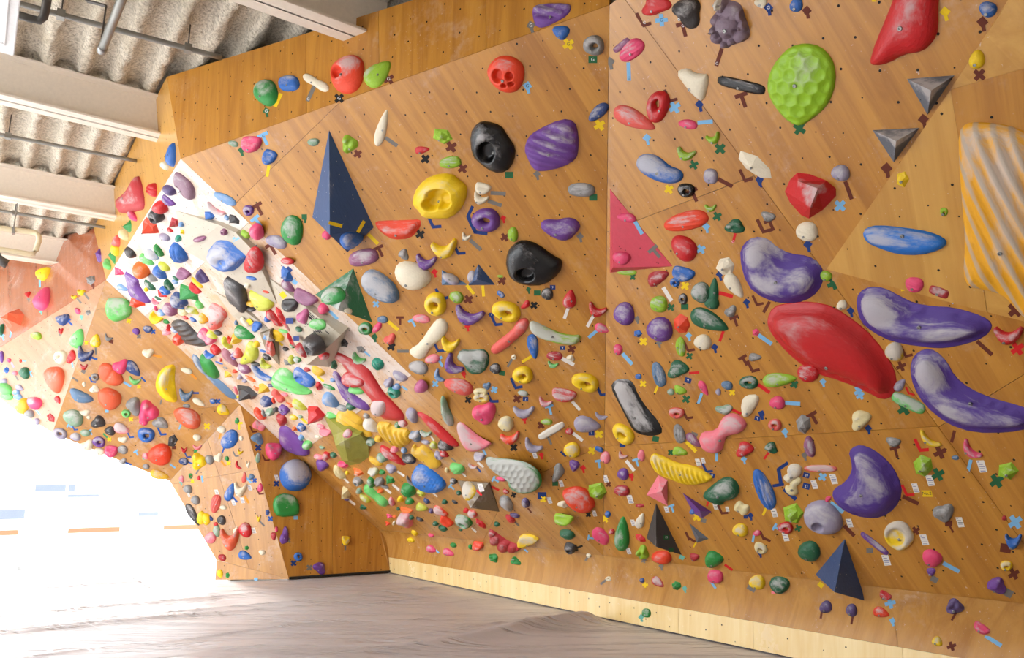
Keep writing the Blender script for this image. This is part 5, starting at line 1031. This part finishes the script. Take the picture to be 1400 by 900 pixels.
T_[840, 360, 5] = """762 20 115 125 20 F w 0;820 155 190 95 55 E w 0;85 62 130 40 0 S lm 4;300 105 140 105 0 T rr 3;470 78 150 100 15 J b 4;413 130 65 65 0 R b 2;590 200 130 140 0 B dg 5;678 190 180 70 -85 E dg 0;665 270 100 90 0 B dg 0;650 395 270 130 25 E dg 4;468 245 60 75 0 R dk 3;303 280 115 110 0 S lm 4;65 345 140 155 0 B p 4;308 452 175 165 0 B p 4;
462 412 110 130 0 F or 1;792 328 80 82 0 X gy 3;603 540 118 105 0 B w 1;163 482 55 50 0 F b 2;452 572 130 65 80 S lm 4;25 592 60 75 0 B hp 1;303 760 170 85 70 S sb 4;163 775 45 38 0 B b 1;437 725 145 120 0 X dg 4;968 472 48 48 0 F hp 0;960 648 82 60 25 T gy 4;918 815 125 90 0 R dg 4;1130 797 225 95 -5 E lm 3;1325 755 145 115 0 S r 4;
385 880 50 45 0 B sg 3;450 872 90 60 20 T lm 0;610 855 110 50 60 E hp 2;770 835 78 60 15 B sb 2;710 880 38 45 0 B lv 2"""
T_[840, 540, 5] = """425 125 105 75 0 R sa 4;60 268 165 115 40 R y 2;748 98 115 70 10 X sg 5;928 75 120 150 0 T w 1;1113 55 105 90 0 B hp 1;443 265 130 75 70 S gy 4;540 312 125 60 45 E mv 4;1097 205 90 80 0 R sa 3;1293 200 100 130 0 F gy 3;893 372 120 105 0 X r 3;1070 362 85 80 0 X dg 4;1332 355 145 75 75 B mv 4;445 395 95 70 35 T lm 1;55 418 65 50 30 C sa 5;
183 415 50 80 0 B pk 2;58 542 78 82 0 B p 2;50 655 105 75 0 S rr 4;535 797 45 40 0 B b 1;870 775 100 80 30 N cr 2;1022 645 285 110 65 S b 4;1225 810 135 135 0 F lm 3;178 862 105 60 -70 E w 3;175 758 60 30 0 F rr 3;-60 -60 10 10 0 B r 0"""
T_[840, 540, 5] = T_[840, 540, 5].rsplit(';', 1)[0]
T_[840, 720, 5] = """1170 10 100 80 0 R r 4;860 25 105 90 0 B y 4;55 50 230 100 -85 E g 4;180 80 80 45 25 F r 3;190 175 90 100 0 L lm 2;322 212 135 95 0 B or 2;548 212 65 55 0 T rr 1;683 225 125 115 0 E g 2;690 342 105 95 0 Q hp 1;975 45 50 40 0 B hp 3;1000 150 95 70 30 R cr 3;1330 170 150 140 0 B dg 2;975 382 110 100 0 B y 4;1130 400 135 120 0 B dg 3;218 592 60 60 0 Q g 3;
425 405 65 62 0 F g 1;298 382 95 60 40 E r 5;188 368 35 32 0 B db 1"""
T_[1120, 0, 5] = "1155 65 120 105 0 B b 3;1077 405 105 125 0 B y 0"
T_[1120, 180, 5] = "145 283 125 110 0 B lv 4;575 325 90 115 0 F y 0;855 548 55 60 0 R lm 0"
T_[1120, 360, 5] = "48 88 82 72 0 B lm 2;155 285 72 68 0 B w 0;653 147 125 105 0 S hp 0;820 195 140 65 20 K rr 4;512 605 125 130 0 B y 6;1295 495 200 125 0 C r 3;552 832 100 60 -50 E lv 4"
T_[1120, 540, 5] = "610 55 240 80 25 K lg 5;285 168 150 125 -20 X cr 2;505 325 105 62 10 T gy 4;752 312 175 65 35 C y 4;1035 382 165 80 45 C hp 3;710 485 130 145 0 F lm 4;1295 520 135 115 0 F lm 4;930 430 50 32 0 B sb 1;848 808 140 125 0 X gy 4;1265 842 35 35 0 B rr 0;62 715 40 42 0 T hp 1;10 505 220 50 0 Q sa 5"
T_[1120, 720, 5] = "378 118 230 40 38 K p 3;772 220 135 115 15 B hp 0;765 312 62 55 0 T p 1;1328 103 115 108 0 C b 1;1280 270 82 70 0 R y 4;1212 405 130 115 0 X p 1;930 543 120 110 0 L dp 2;45 548 85 85 0 B dp 2;220 572 75 90 0 B dp 2;450 475 85 55 30 J r 3;425 590 110 70 20 E or 3;1108 700 120 65 35 J hp 3;810 790 75 65 40 E y 4"
_k = 0
for (ox, oy, sc), txt in T_.items():
    for row in txt.replace('\n', '').split(';'):
        q = row.split()
        if len(q) != 8: continue
        _k += 1
        x, y, wd, ht, rot = [float(v) for v in q[:5]]
        place(ox+x/sc, oy+y/sc, wd/sc, ht/sc, rot, q[5], q[6], int(q[7]), _k*7)

# ------------------------------------------------------------------ tape marks and paper labels: x y length turn kind colour [text]
P_ = {}
P_[280, 0] = "500 685 100 -65 I y;725 640 115 -65 I gy G;420 765 60 0 P dg G;918 672 70 0 X bk G;1257 540 75 10 X br G"
P_[280, 180] = "250 133 60 20 P dg;410 55 90 65 T lb G;432 270 80 -80 I y;1045 153 60 10 X br;1275 70 100 35 I gy;372 535 90 60 T br;362 618 80 50 T lb;680 590 60 60 P dg;465 805 90 60 T br;893 635 95 15 I y;1068 650 90 -60 I y;1150 735 95 45 I y;1200 822 80 65 T br;215 747 60 0 X lb;345 800 50 40 P nv"
P_[280, 360] = "1288 428 90 40 I y;1160 508 55 30 P dg;1275 570 60 10 X bk;1355 602 80 0 I gy;880 355 80 45 I lb;1335 395 60 90 T br;1170 280 50 0 X lb;578 395 50 0 S nv;625 515 40 0 S nv;535 218 45 50 S y;305 400 40 50 S y;575 45 40 40 S nv;930 460 50 40 I y;1110 620 50 40 I lb;1365 855 50 35 I lb;615 130 35 40 S lb;790 790 60 40 I y;510 545 60 40 I y;905 430 70 40 T gy"
P_[280, 540] = "15 215 50 0 X y;235 215 55 90 T y;105 280 45 -70 I orr;125 468 55 50 I orr;127 375 45 -70 I b;90 45 40 0 X b;365 362 50 0 X nv;335 235 50 0 L br;420 430 50 0 L br;490 568 40 0 W;490 608 45 0 X nv;380 660 50 0 L br;448 848 40 0 X b;340 585 35 0 X b;163 468 35 0 X y;305 635 40 0 W;195 738 40 0 W;255 722 40 0 W;285 715 60 60 I orr;205 715 50 50 I b;80 668 40 0 W;390 880 50 45 I gy;300 585 50 45 I lb;622 840 30 0 S lb;215 405 40 0 L gy;965 585 50 45 I wh;1005 735 60 35 I wh;1340 540 60 35 I wh;1250 655 60 40 I wh;1305 632 60 40 I wh;680 180 60 40 I y"
P_[280, 720] = "960 140 50 90 T gy;607 252 45 0 X nv;715 282 45 0 X gy;570 95 40 0 X gy;333 28 40 0 W;350 360 25 0 S lb"
P_[560, 0] = "830 180 75 0 P gy G;1085 302 80 10 X y G;1252 408 60 0 S dg G;805 595 75 25 P lb G;1298 855 80 10 X y;1370 430 80 10 P gy"
P_[560, 180] = "285 105 80 10 X br;107 187 65 5 X bk;362 252 70 10 X br;605 422 105 3 I gy;582 490 100 18 I gy;680 297 55 0 S dg;870 295 60 20 P gy;1255 450 55 0 S dg;640 597 50 0 P rd;650 723 60 10 X br;413 548 85 -65 I nv;425 635 120 65 I nv;485 692 95 8 I nv;175 620 90 0 L nv;345 805 80 0 L nv;450 775 100 42 I gy;72 702 65 10 X bk;1165 722 60 20 P gy"
P_[560, 360] = "632 118 60 10 X br;812 183 45 0 P dg;872 203 45 0 S dg;978 165 38 0 S nv 9;402 248 65 10 X br;415 180 80 50 I y;503 190 75 85 I y;225 212 85 -15 L nv;850 288 55 5 X bk;1072 340 85 -70 I wh;1235 398 85 -60 I wh;1255 482 85 -40 I lb;25 410 60 60 T lb;600 392 80 0 L nv;560 352 32 0 S nv 9;395 437 50 10 P rd;205 575 70 0 L nv;800 657 75 -30 I y;1080 672 100 28 I wh;1045 580 35 0 S nv 9;1108 587 60 15 X br;685 682 65 -60 I gy;632 752 40 10 S dg;210 680 70 60 T lb;370 760 45 30 P rd;175 825 50 0 X lb;578 865 50 10 X lb;735 822 80 -10 L nv;1320 872 80 0 L nv;170 65 55 10 P rd"
P_[560, 540] = "400 35 50 10 X bk;570 18 80 5 L nv;735 28 60 10 X br;792 30 38 0 S nv 2;960 105 70 75 T lb;785 172 45 0 P rd;1138 75 80 48 I wh;1295 270 60 5 X y;1243 262 40 0 S nv 2;1150 288 85 38 I wh;898 208 55 0 X br;955 310 65 65 I gy;712 360 55 0 X bk;510 390 50 60 I lb;1245 383 55 10 X y;1295 475 60 80 T lb;1050 405 50 45 I nv;855 415 45 0 W;900 415 45 20 P rd;1185 505 50 20 P rd;1035 608 45 20 W;995 608 40 0 S dg;1338 575 50 15 W;1360 612 40 0 X br;955 722 45 15 W;912 715 45 0 X y;905 690 60 0 S nv;1262 812 40 15 W;1222 820 40 0 X bk;1338 850 50 10 X y;1110 775 70 38 I gy;485 478 55 40 I wh;485 635 55 90 W;475 670 50 45 I rd;585 640 60 25 I rd;710 685 40 20 X bk;820 790 40 50 I br;730 880 50 40 I gy;300 445 40 40 I gy;590 585 50 30 T lb;370 547 40 40 I wh;175 685 40 40 I wh;155 298 40 55 I wh;290 635 45 40 T lb;475 515 40 50 I b"
P_[560, 720] = "1160 140 55 -20 T bk;1210 222 60 -60 I gy;1328 378 60 -40 I gy;1240 80 45 10 T lb;440 25 45 40 I wh;190 172 30 45 I lb;795 165 35 40 I lb"
P_[840, 0] = "205 135 100 -20 L br G;322 138 85 40 X lb G;475 205 105 75 T br G;1052 60 80 20 P nv G;1315 80 80 20 P br;715 392 125 -72 I br G;98 490 125 88 I lb G;390 655 90 -20 L br;412 735 85 10 X lb;620 835 105 -5 I lb;582 720 75 10 P nv;880 690 105 70 T br;1265 880 90 -10 X dg"
P_[840, 180] = "222 50 70 10 P lb;543 228 65 15 X dg;722 118 80 0 X dg;373 395 65 10 X y;758 350 110 28 I br;545 440 95 65 T br;905 300 90 -20 L br;990 340 75 0 P nv;703 580 65 10 X dg;628 655 65 15 P lb;818 730 70 -75 I rd G;592 805 65 10 X lb;165 658 100 60 I lb;285 830 90 50 T gy;1030 645 100 -15 L br;1072 640 90 65 T br;1322 780 75 10 P nv"
P_[840, 360] = "125 95 45 0 X dg;362 212 110 58 I wh;483 155 60 10 X y;762 215 100 15 I rd;720 82 65 10 P nv;903 272 60 10 P nv;387 302 55 10 X dg;480 298 50 0 S dg;155 385 50 30 P gy;198 535 60 0 X y;305 550 50 20 P gy;508 500 55 15 P lb;732 500 75 -70 I rd;828 400 75 70 T br;685 580 60 10 P nv;515 570 75 -15 L br;513 635 50 10 X dg;88 655 100 48 I lb;1030 522 110 35 I lb;890 670 75 60 T br;955 705 85 -15 L br;195 825 50 5 X y;288 860 60 -65 I y;545 750 70 -5 I rd;503 802 45 15 S nv 9;1022 858 95 35 I rd;1228 828 60 10 X dg;805 885 45 0 X y;985 255 75 -15 L br;1040 300 85 -60 I br"
P_[840, 540] = "490 30 60 10 X dg;585 25 75 -70 I lb;505 135 70 -10 L br;835 115 70 25 I rd;1005 135 60 40 P nv;978 162 40 15 S nv 9;1218 58 105 4 I lb;1365 165 90 60 T br;525 355 95 45 I y;1165 258 60 20 P lb;698 425 60 90 I lb;545 275 45 20 S gy;1040 415 60 -55 I rd;885 445 50 10 P lb;1300 418 55 20 P gy;385 395 45 0 X dg;108 485 90 52 I wh;155 465 60 70 T lb;115 560 50 45 P rd;570 462 50 15 W;605 450 40 15 W;640 500 70 0 L nv;668 552 38 15 S nv 9;1150 490 90 -35 I nv;1130 560 100 80 I nv;1120 618 80 -8 I nv;1200 680 110 40 I nv;1312 550 45 15 S nv 20;1312 625 50 15 S nv 21;1365 615 60 15 W;282 302 45 10 S dg;55 342 40 0 S nv;105 715 60 35 W;355 785 45 25 W;395 780 55 70 T lb;640 738 50 -70 I rd;690 762 50 20 W;745 785 70 0 L br;770 782 35 10 W;565 835 60 10 X y;610 860 35 15 S gy;1028 795 65 -65 I y;1090 808 60 20 W;930 830 50 20 P nv;898 835 30 0 S nv;125 875 45 20 W"
P_[840, 720] = "95 168 45 25 W;355 75 38 0 S dg 13;387 162 35 0 S dg;460 212 35 30 S tg;525 70 70 60 L br;550 125 40 -60 I y;950 80 60 -80 I lb;1035 65 75 50 L br;1115 15 60 30 T lb;1168 72 60 20 W;995 185 50 20 P nv;780 280 65 35 I rd;675 400 60 55 I lb;480 428 45 30 P tg;210 400 40 40 X y;320 275 45 20 P gy;200 235 35 20 X gy;940 418 60 30 S gy;1085 452 25 0 S pk;183 625 50 -80 P tg;1255 12 50 20 X dg"
P_[1120, 0] = "375 0 30 0 S y;860 90 90 10 P y;1115 160 95 20 P br;1095 512 90 -5 X br;712 825 90 10 P br"
P_[1120, 180] = "460 260 95 20 P br;200 402 130 70 I br;142 507 85 0 X lb;887 620 105 15 X dg;345 815 85 10 P br"
P_[1120, 360] = "560 140 85 15 P y;940 235 100 5 X lb;1338 320 105 0 X br;215 332 65 20 P nv;95 140 85 20 X dg;1130 580 140 42 I br;1355 585 95 10 X rd;602 605 80 -15 L br;560 705 70 20 X br;270 875 70 10 X lb;25 815 55 20 P lb;625 875 60 40 L rd"
P_[1120, 540] = "580 95 95 10 X dg;280 5 60 10 X lb;335 235 60 20 P nv;525 395 80 75 T br;705 345 95 0 L rd;825 395 90 20 X br;915 285 85 -75 I br;1025 490 95 -75 I lb;1108 490 85 -10 W;812 545 90 15 X dg;755 587 75 -10 W;1212 590 100 10 X dg;612 655 85 0 L rd;655 638 65 5 W;735 675 75 5 Y y No.2;625 720 120 25 I br;95 577 70 -10 W;22 562 60 10 X lb;120 770 110 38 I lb;960 872 70 -10 W;885 880 50 0 S br;1340 870 100 10 X lb;205 878 60 -15 W"
P_[1120, 720] = "205 30 100 45 I br;345 165 45 0 S gy;455 232 75 -10 W;715 92 75 -10 W;660 30 60 10 X br;902 280 125 28 I lb;787 362 50 30 S gy;1275 150 75 10 S br;1330 325 80 15 X br;1290 455 65 30 S gy;920 617 60 -60 I br;15 600 60 -80 I br;225 640 60 -80 I br;485 525 75 30 X lb;500 650 55 30 P lb;1190 782 130 32 I lb;905 820 65 25 X br;905 20 50 60 I br;10 400 40 40 S y"
P_[0, 360] = "272 140 50 90 I lb;195 250 30 90 P gy;280 335 30 90 P tg;72 485 45 -80 I lb;20 510 40 70 T lb;590 225 55 50 I gy;540 255 50 50 I gy;555 370 35 60 P tg;635 155 35 60 P br;480 410 50 45 T b;405 480 35 70 I gy;590 545 32 0 X y;655 600 50 85 I gy;880 395 38 10 X y;760 535 30 20 S br;950 500 35 0 X gy;1048 468 38 0 X b;1075 635 60 15 I orr;640 650 60 20 T b;495 695 35 80 I lb;570 740 30 30 S gy;515 795 45 35 I gy;635 797 45 20 L b;870 828 60 32 I lb;950 845 32 0 X y;980 795 45 45 I b;1325 775 55 45 I orr;85 695 40 60 I lv;165 668 30 10 I lb;210 760 40 60 T lb;115 785 40 60 I gy;1335 888 50 0 I b"
P_[0, 540] = "260 120 40 50 I lb;480 215 40 30 T lb;515 225 40 0 L b;620 258 40 60 T lb;720 280 45 45 I g;747 305 32 0 X y;895 168 35 0 X y;895 275 45 0 L b;730 112 25 0 S lb;1230 220 35 -70 I lb;1110 250 60 0 L b;1190 360 30 0 S br;935 400 40 60 T lb;1285 410 45 0 L b;1305 467 40 20 I b;1180 488 45 35 I lb;988 430 30 0 S tg;1340 385 30 0 S g;875 470 50 20 I b;1237 600 35 80 P tg;1315 590 30 0 X y;1350 525 40 -60 I gy;1382 575 45 80 I lb;1290 688 25 0 W;1100 50 35 -75 I gy"
TN = dict(I=('tape_strip', 'tape strip'), X=('tape_cross', 'tape cross'), T=('tape_tee', 'T-shaped tape mark'), L=('tape_angle', 'L-shaped tape mark'), P=('tape_pennant', 'tape square with tail'), S=('tape_square', 'tape square'), W=('paper_label', 'printed label'), Y=('paper_label', 'sticker lettered in black'))
TC = dict(lb='light blue', br='brown', y='yellow', dg='dark green', nv='navy', gy='grey', bk='black', rd='red', wh='white', b='blue', orr='orange', tg='pale teal', g='green', pk='pink', w='white', lv='lilac')
_txt = {}
def text_mesh(s):
    if s in _txt: return _txt[s]
    cu = bpy.data.curves.new('t', 'FONT'); cu.body = s; cu.align_x = 'CENTER'; cu.align_y = 'CENTER'; cu.size = 1
    to = bpy.data.objects.new('t', cu); C.objects.link(to); bpy.context.view_layer.update()
    me = bpy.data.meshes.new_from_object(to.evaluated_get(bpy.context.evaluated_depsgraph_get())); bpy.data.objects.remove(to)
    vs = [(v.co.x, v.co.y) for v in me.vertices]; fs = [tuple(p.vertices) for p in me.polygons]; _txt[s] = (vs, fs); return _txt[s]
def strip(x, y, L, wd, a):
    c, s = math.cos(a), math.sin(a); return [(x+c*i*L/2-s*j*wd/2, y+s*i*L/2+c*j*wd/2) for i, j in ((-1, -1), (1, -1), (1, 1), (-1, 1))]
TAPES = []
for (ox, oy), txt in P_.items():
    for row in txt.split(';'):
        q = row.split(); k = q[4]; x, y, L, a = ox+float(q[0])/5, oy+float(q[1])/5, float(q[2])/5, math.radians(float(q[3]))
        col = q[5] if len(q) > 5 and k != 'W' else 'wh'; text = q[6] if len(q) > 6 else None
        loc, n = cast((x, y))
        if loc is None: continue
        Pn = (n, n@loc); wd = max(2.2, min(5.5, L*.26)); ca, sa_ = math.cos(a), math.sin(a)
        if k == 'I': qs = [strip(x, y, L, wd, a)]
        elif k == 'X': qs = [strip(x, y, L, L*.34, a+math.pi/4), strip(x, y, L, L*.34, a-math.pi/4)]
        elif k == 'T': qs = [strip(x, y+0, L*.9, wd*.95, a), strip(x-ca*L*.40, y-sa_*L*.40, L*.85, wd*1.05, a+math.pi/2)]
        elif k == 'L': qs = [strip(x-.35*L, y-.05*L, L*.9, wd*.9, math.radians(65)), strip(x+.12*L, y+.34*L, L*.7, wd*.9, math.radians(-5+float(q[3])*.6))]
        elif k == 'P': qs = [strip(x, y-L*.1, L*.62, L*.62, a+.5), strip(x+L*.1, y+L*.38, L*.42, L*.28, math.pi/2-.3+a*.3)]
        elif k == 'S': qs = [strip(x, y, L, L*.8, a)]
        elif k == 'Y': qs = [[(x-L*.5, y-L*.28), (x+L*.42, y-L*.28), (x+L*.55, y+L*.30), (x-L*.36, y+L*.30)]]
        else: qs = [[(x-L*.42, y-L*.48), (x+L*.2, y-L*.5), (x+L*.5, y+L*.44), (x-L*.1, y+L*.5)]]
        vs, fs = [], []
        for j, c4 in enumerate(qs):
            h = .0012+.0005*j; b0 = len(vs); vs += [tuple(hit(Pn, p, h)) for p in c4]+[tuple(hit(Pn, p, .0002)) for p in c4]
            fs += [(b0, b0+1, b0+2, b0+3)]+[(b0+i, b0+4+i, b0+4+(i+1) % 4, b0+(i+1) % 4) for i in range(4)]
        c0 = hit(Pn, (x, y)); M = frame(c0, hit(Pn, (x+2, y))-c0, n)
        o = mesh_obj(TN[k][0], vs, fs, tapemat(col), M)
        if text or k == 'W':
            lv, lf = [], []
            if text:
                tv, tf = text_mesh(text); s_ = min(L*.5, 5.5)*(1.15 if k in 'PSX' else .95)/max(1, len(text)*.55)
                if k == 'Y': s_ = L*.42
                dx, dy = (0, 0) if k in 'PXSY' else ((-ca*L*.28, -sa_*L*.28) if k == 'T' else ((ca*L*.36, sa_*L*.36) if (k == 'I' and a > 0) else ((-ca*L*.36, -sa_*L*.36) if k == 'I' else (0, L*.2))))
                if k == 'P': dy = -L*.1
                lv = [tuple(hit(Pn, (x+dx+u*s_, y+dy-v*s_), .0024)) for u, v in tv]; lf = tf
                ink = MAT['inkw'] if col in ('br', 'bk', 'dg', 'nv', 'gy', 'rd') else MAT['ink']
            else:
                ink = MAT['inkblue'] if int(x) % 2 else MAT['ink']
                for r_, (u0, u1) in enumerate(((-.34, -.2), (-.3, .05), (-.3, .15), (-.3, .1), (-.3, .12))):
                    yy = -.36+.18*r_; sk = .3*(yy+.4); b0 = len(lv)
                    lv += [tuple(hit(Pn, (x+L*(u0+sk), y+L*(yy-.02)), .002)), tuple(hit(Pn, (x+L*(u1+sk), y+L*(yy-.02)), .002)), tuple(hit(Pn, (x+L*(u1+sk+.02), y+L*(yy+.03)), .002)), tuple(hit(Pn, (x+L*(u0+sk+.02), y+L*(yy+.03)), .002))]
                    lf.append((b0, b0+1, b0+2, b0+3))
            mesh_obj('lettering' if text else 'printed_lines', lv, lf, ink, M, o)
        TAPES.append(dict(px=(x, y), o=o, k=k, col=col))

# black line lettering on the long white wedge
loc, n = cast((424, 425)); Pn = (n, n@loc); vs, fs = [], []
def lnq(x0, y0, x1, y1, w_=.9):
    x0, y0, x1, y1 = [400+x0/20 if i % 2 == 0 else 410+x0/20 for i, x0 in enumerate((x0, y0, x1, y1))]
    a = math.atan2(y1-y0, x1-x0); b0 = len(vs); L = math.hypot(x1-x0, y1-y0)
    vs.extend(tuple(hit(Pn, p, .0015)) for p in strip((x0+x1)/2, (y0+y1)/2, L, w_, a)); fs.append((b0, b0+1, b0+2, b0+3))
for i in range(3): lnq(465-i*26, 345+i*28, 615-i*26, 495+i*28)
lnq(500, 470, 545, 425); lnq(570, 570, 655, 495); lnq(655, 495, 680, 525)
for i in range(4): lnq(410+i*28, 440+i*14, 480+i*20, 520+i*18)
lnq(340, 670, 390, 690); lnq(390, 690, 430, 655); lnq(365, 620, 400, 655)
for i in range(4): lnq(560+i*55, 850-i*8, 640+i*55, 930-i*8); lnq(620+i*55, 850-i*8, 560+i*55, 905-i*8)
for i in range(3): lnq(890+i*25, 840+i*20, 950+i*25, 900+i*20)
wedge_o = [d for d in ALL if d['short'] == 'lettered white wedge'][0]['o']
mesh_obj('line_lettering', vs, fs, MAT['ink'], wedge_o.matrix_basis.copy(), wedge_o)['kind'] = 'stuff'

# ------------------------------------------------------------------ labels: look first, then findable neighbours
LMS = [d for d in ALL if d['lm']]
def nearest(px, pool, skip=None):
    return sorted((d for d in pool if d is not skip), key=lambda d: (d['px'][0]-px[0])**2+(d['px'][1]-px[1])**2)
def rel_word(px, q):
    dx, dy = px[0]-q[0], px[1]-q[1]
    if abs(dy) > 1.3*abs(dx): return 'above' if dy < 0 else 'below'
    return 'beside'
def size_word(m): return 'tiny ' if m < .055 else 'small ' if m < .11 else '' if m < .24 else 'large '
USED = {d['o']['label'] for d in ALL if d.get('done')}
def nwords(s): return len(s.split())
def candidates(look, looks, px):
    nn = nearest(px, LMS)[:9]
    for lk in looks:
        for q in nn[:3]: yield '%s %s the %s' % (lk, rel_word(px, q['px']), q['lm'])
    for lk in looks:
        for i in range(len(nn)):
            for j in range(i+1, len(nn)):
                a, b = np.array(nn[i]['px'])-px, np.array(nn[j]['px'])-px
                if a@b < -.2*np.linalg.norm(a)*np.linalg.norm(b): yield '%s between the %s and the %s' % (lk, nn[i]['lm'], nn[j]['lm'])
    for lk in looks:
        for q in nn[3:]: yield '%s %s the %s' % (lk, 'near', q['lm'])
CLAIM = {}
for d in ALL:
    if d.get('done'): continue
    for q in nearest(d['px'], LMS)[:2]: CLAIM.setdefault((d['short'], rel_word(d['px'], q['px']), q['lm']), []).append(d)
def contested(d, c):
    for r_ in ('above', 'below', 'beside'):
        if ' %s the ' % r_ in c and ' between ' not in c:
            return len([x for x in CLAIM.get((d['short'], r_, c.split(' %s the ' % r_)[1]), []) if x is not d]) > 0
    return False
def give(d, looks, cat, group):
    px = np.array(d['px']); first = None; cs = [c for c in candidates(looks[0], looks, px) if 4 <= nwords(c) <= 16]
    for c in [c for c in cs if not contested(d, c)]+cs:
        first = first or c
        if c not in USED: USED.add(c); tag(d['o'], c, cat, group); return
    tag(d['o'], first, cat, group)
for d in ALL:
    if d.get('done'): continue
    sh = '%s%s' % (size_word(d['size']), d['short']); ch = ('chalk-dusted ' if d['chalk'] >= 4 else 'clean ' if d['chalk'] == 0 else '')
    give(d, [sh, ch+sh] if ch else [sh], 'climbing hold', d['short'].split(' hold')[0]+' holds')
TP = dict(I='tape strips', X='tape crosses', T='T-shaped tape marks', L='L-shaped tape marks', P='tape squares with tails', S='tape squares', W='printed labels', Y='printed labels')
for t in TAPES:
    px = np.array(t['px']); near = nearest(px, ALL)[:6]; base = '%s %s' % (TC[t['col']], TN[t['k']][1]); done = False
    for h in near:
        l = nearest(px, LMS, h)[:4]
        opts = ['%s by the %s' % (base, h['lm'])] if h['lm'] else ['%s by %s near the %s' % (base, h['short'], q['lm']) for q in l]
        for c in opts:
            if 4 <= nwords(c) <= 16 and c not in USED:
                USED.add(c); tag(t['o'], c, 'label' if t['k'] in 'WY' else 'tape', TP[t['k']]); done = True; break
        if done: break
    if not done: tag(t['o'], base+' by the '+nearest(px, LMS)[0]['lm'], 'label' if t['k'] in 'WY' else 'tape', TP[t['k']])
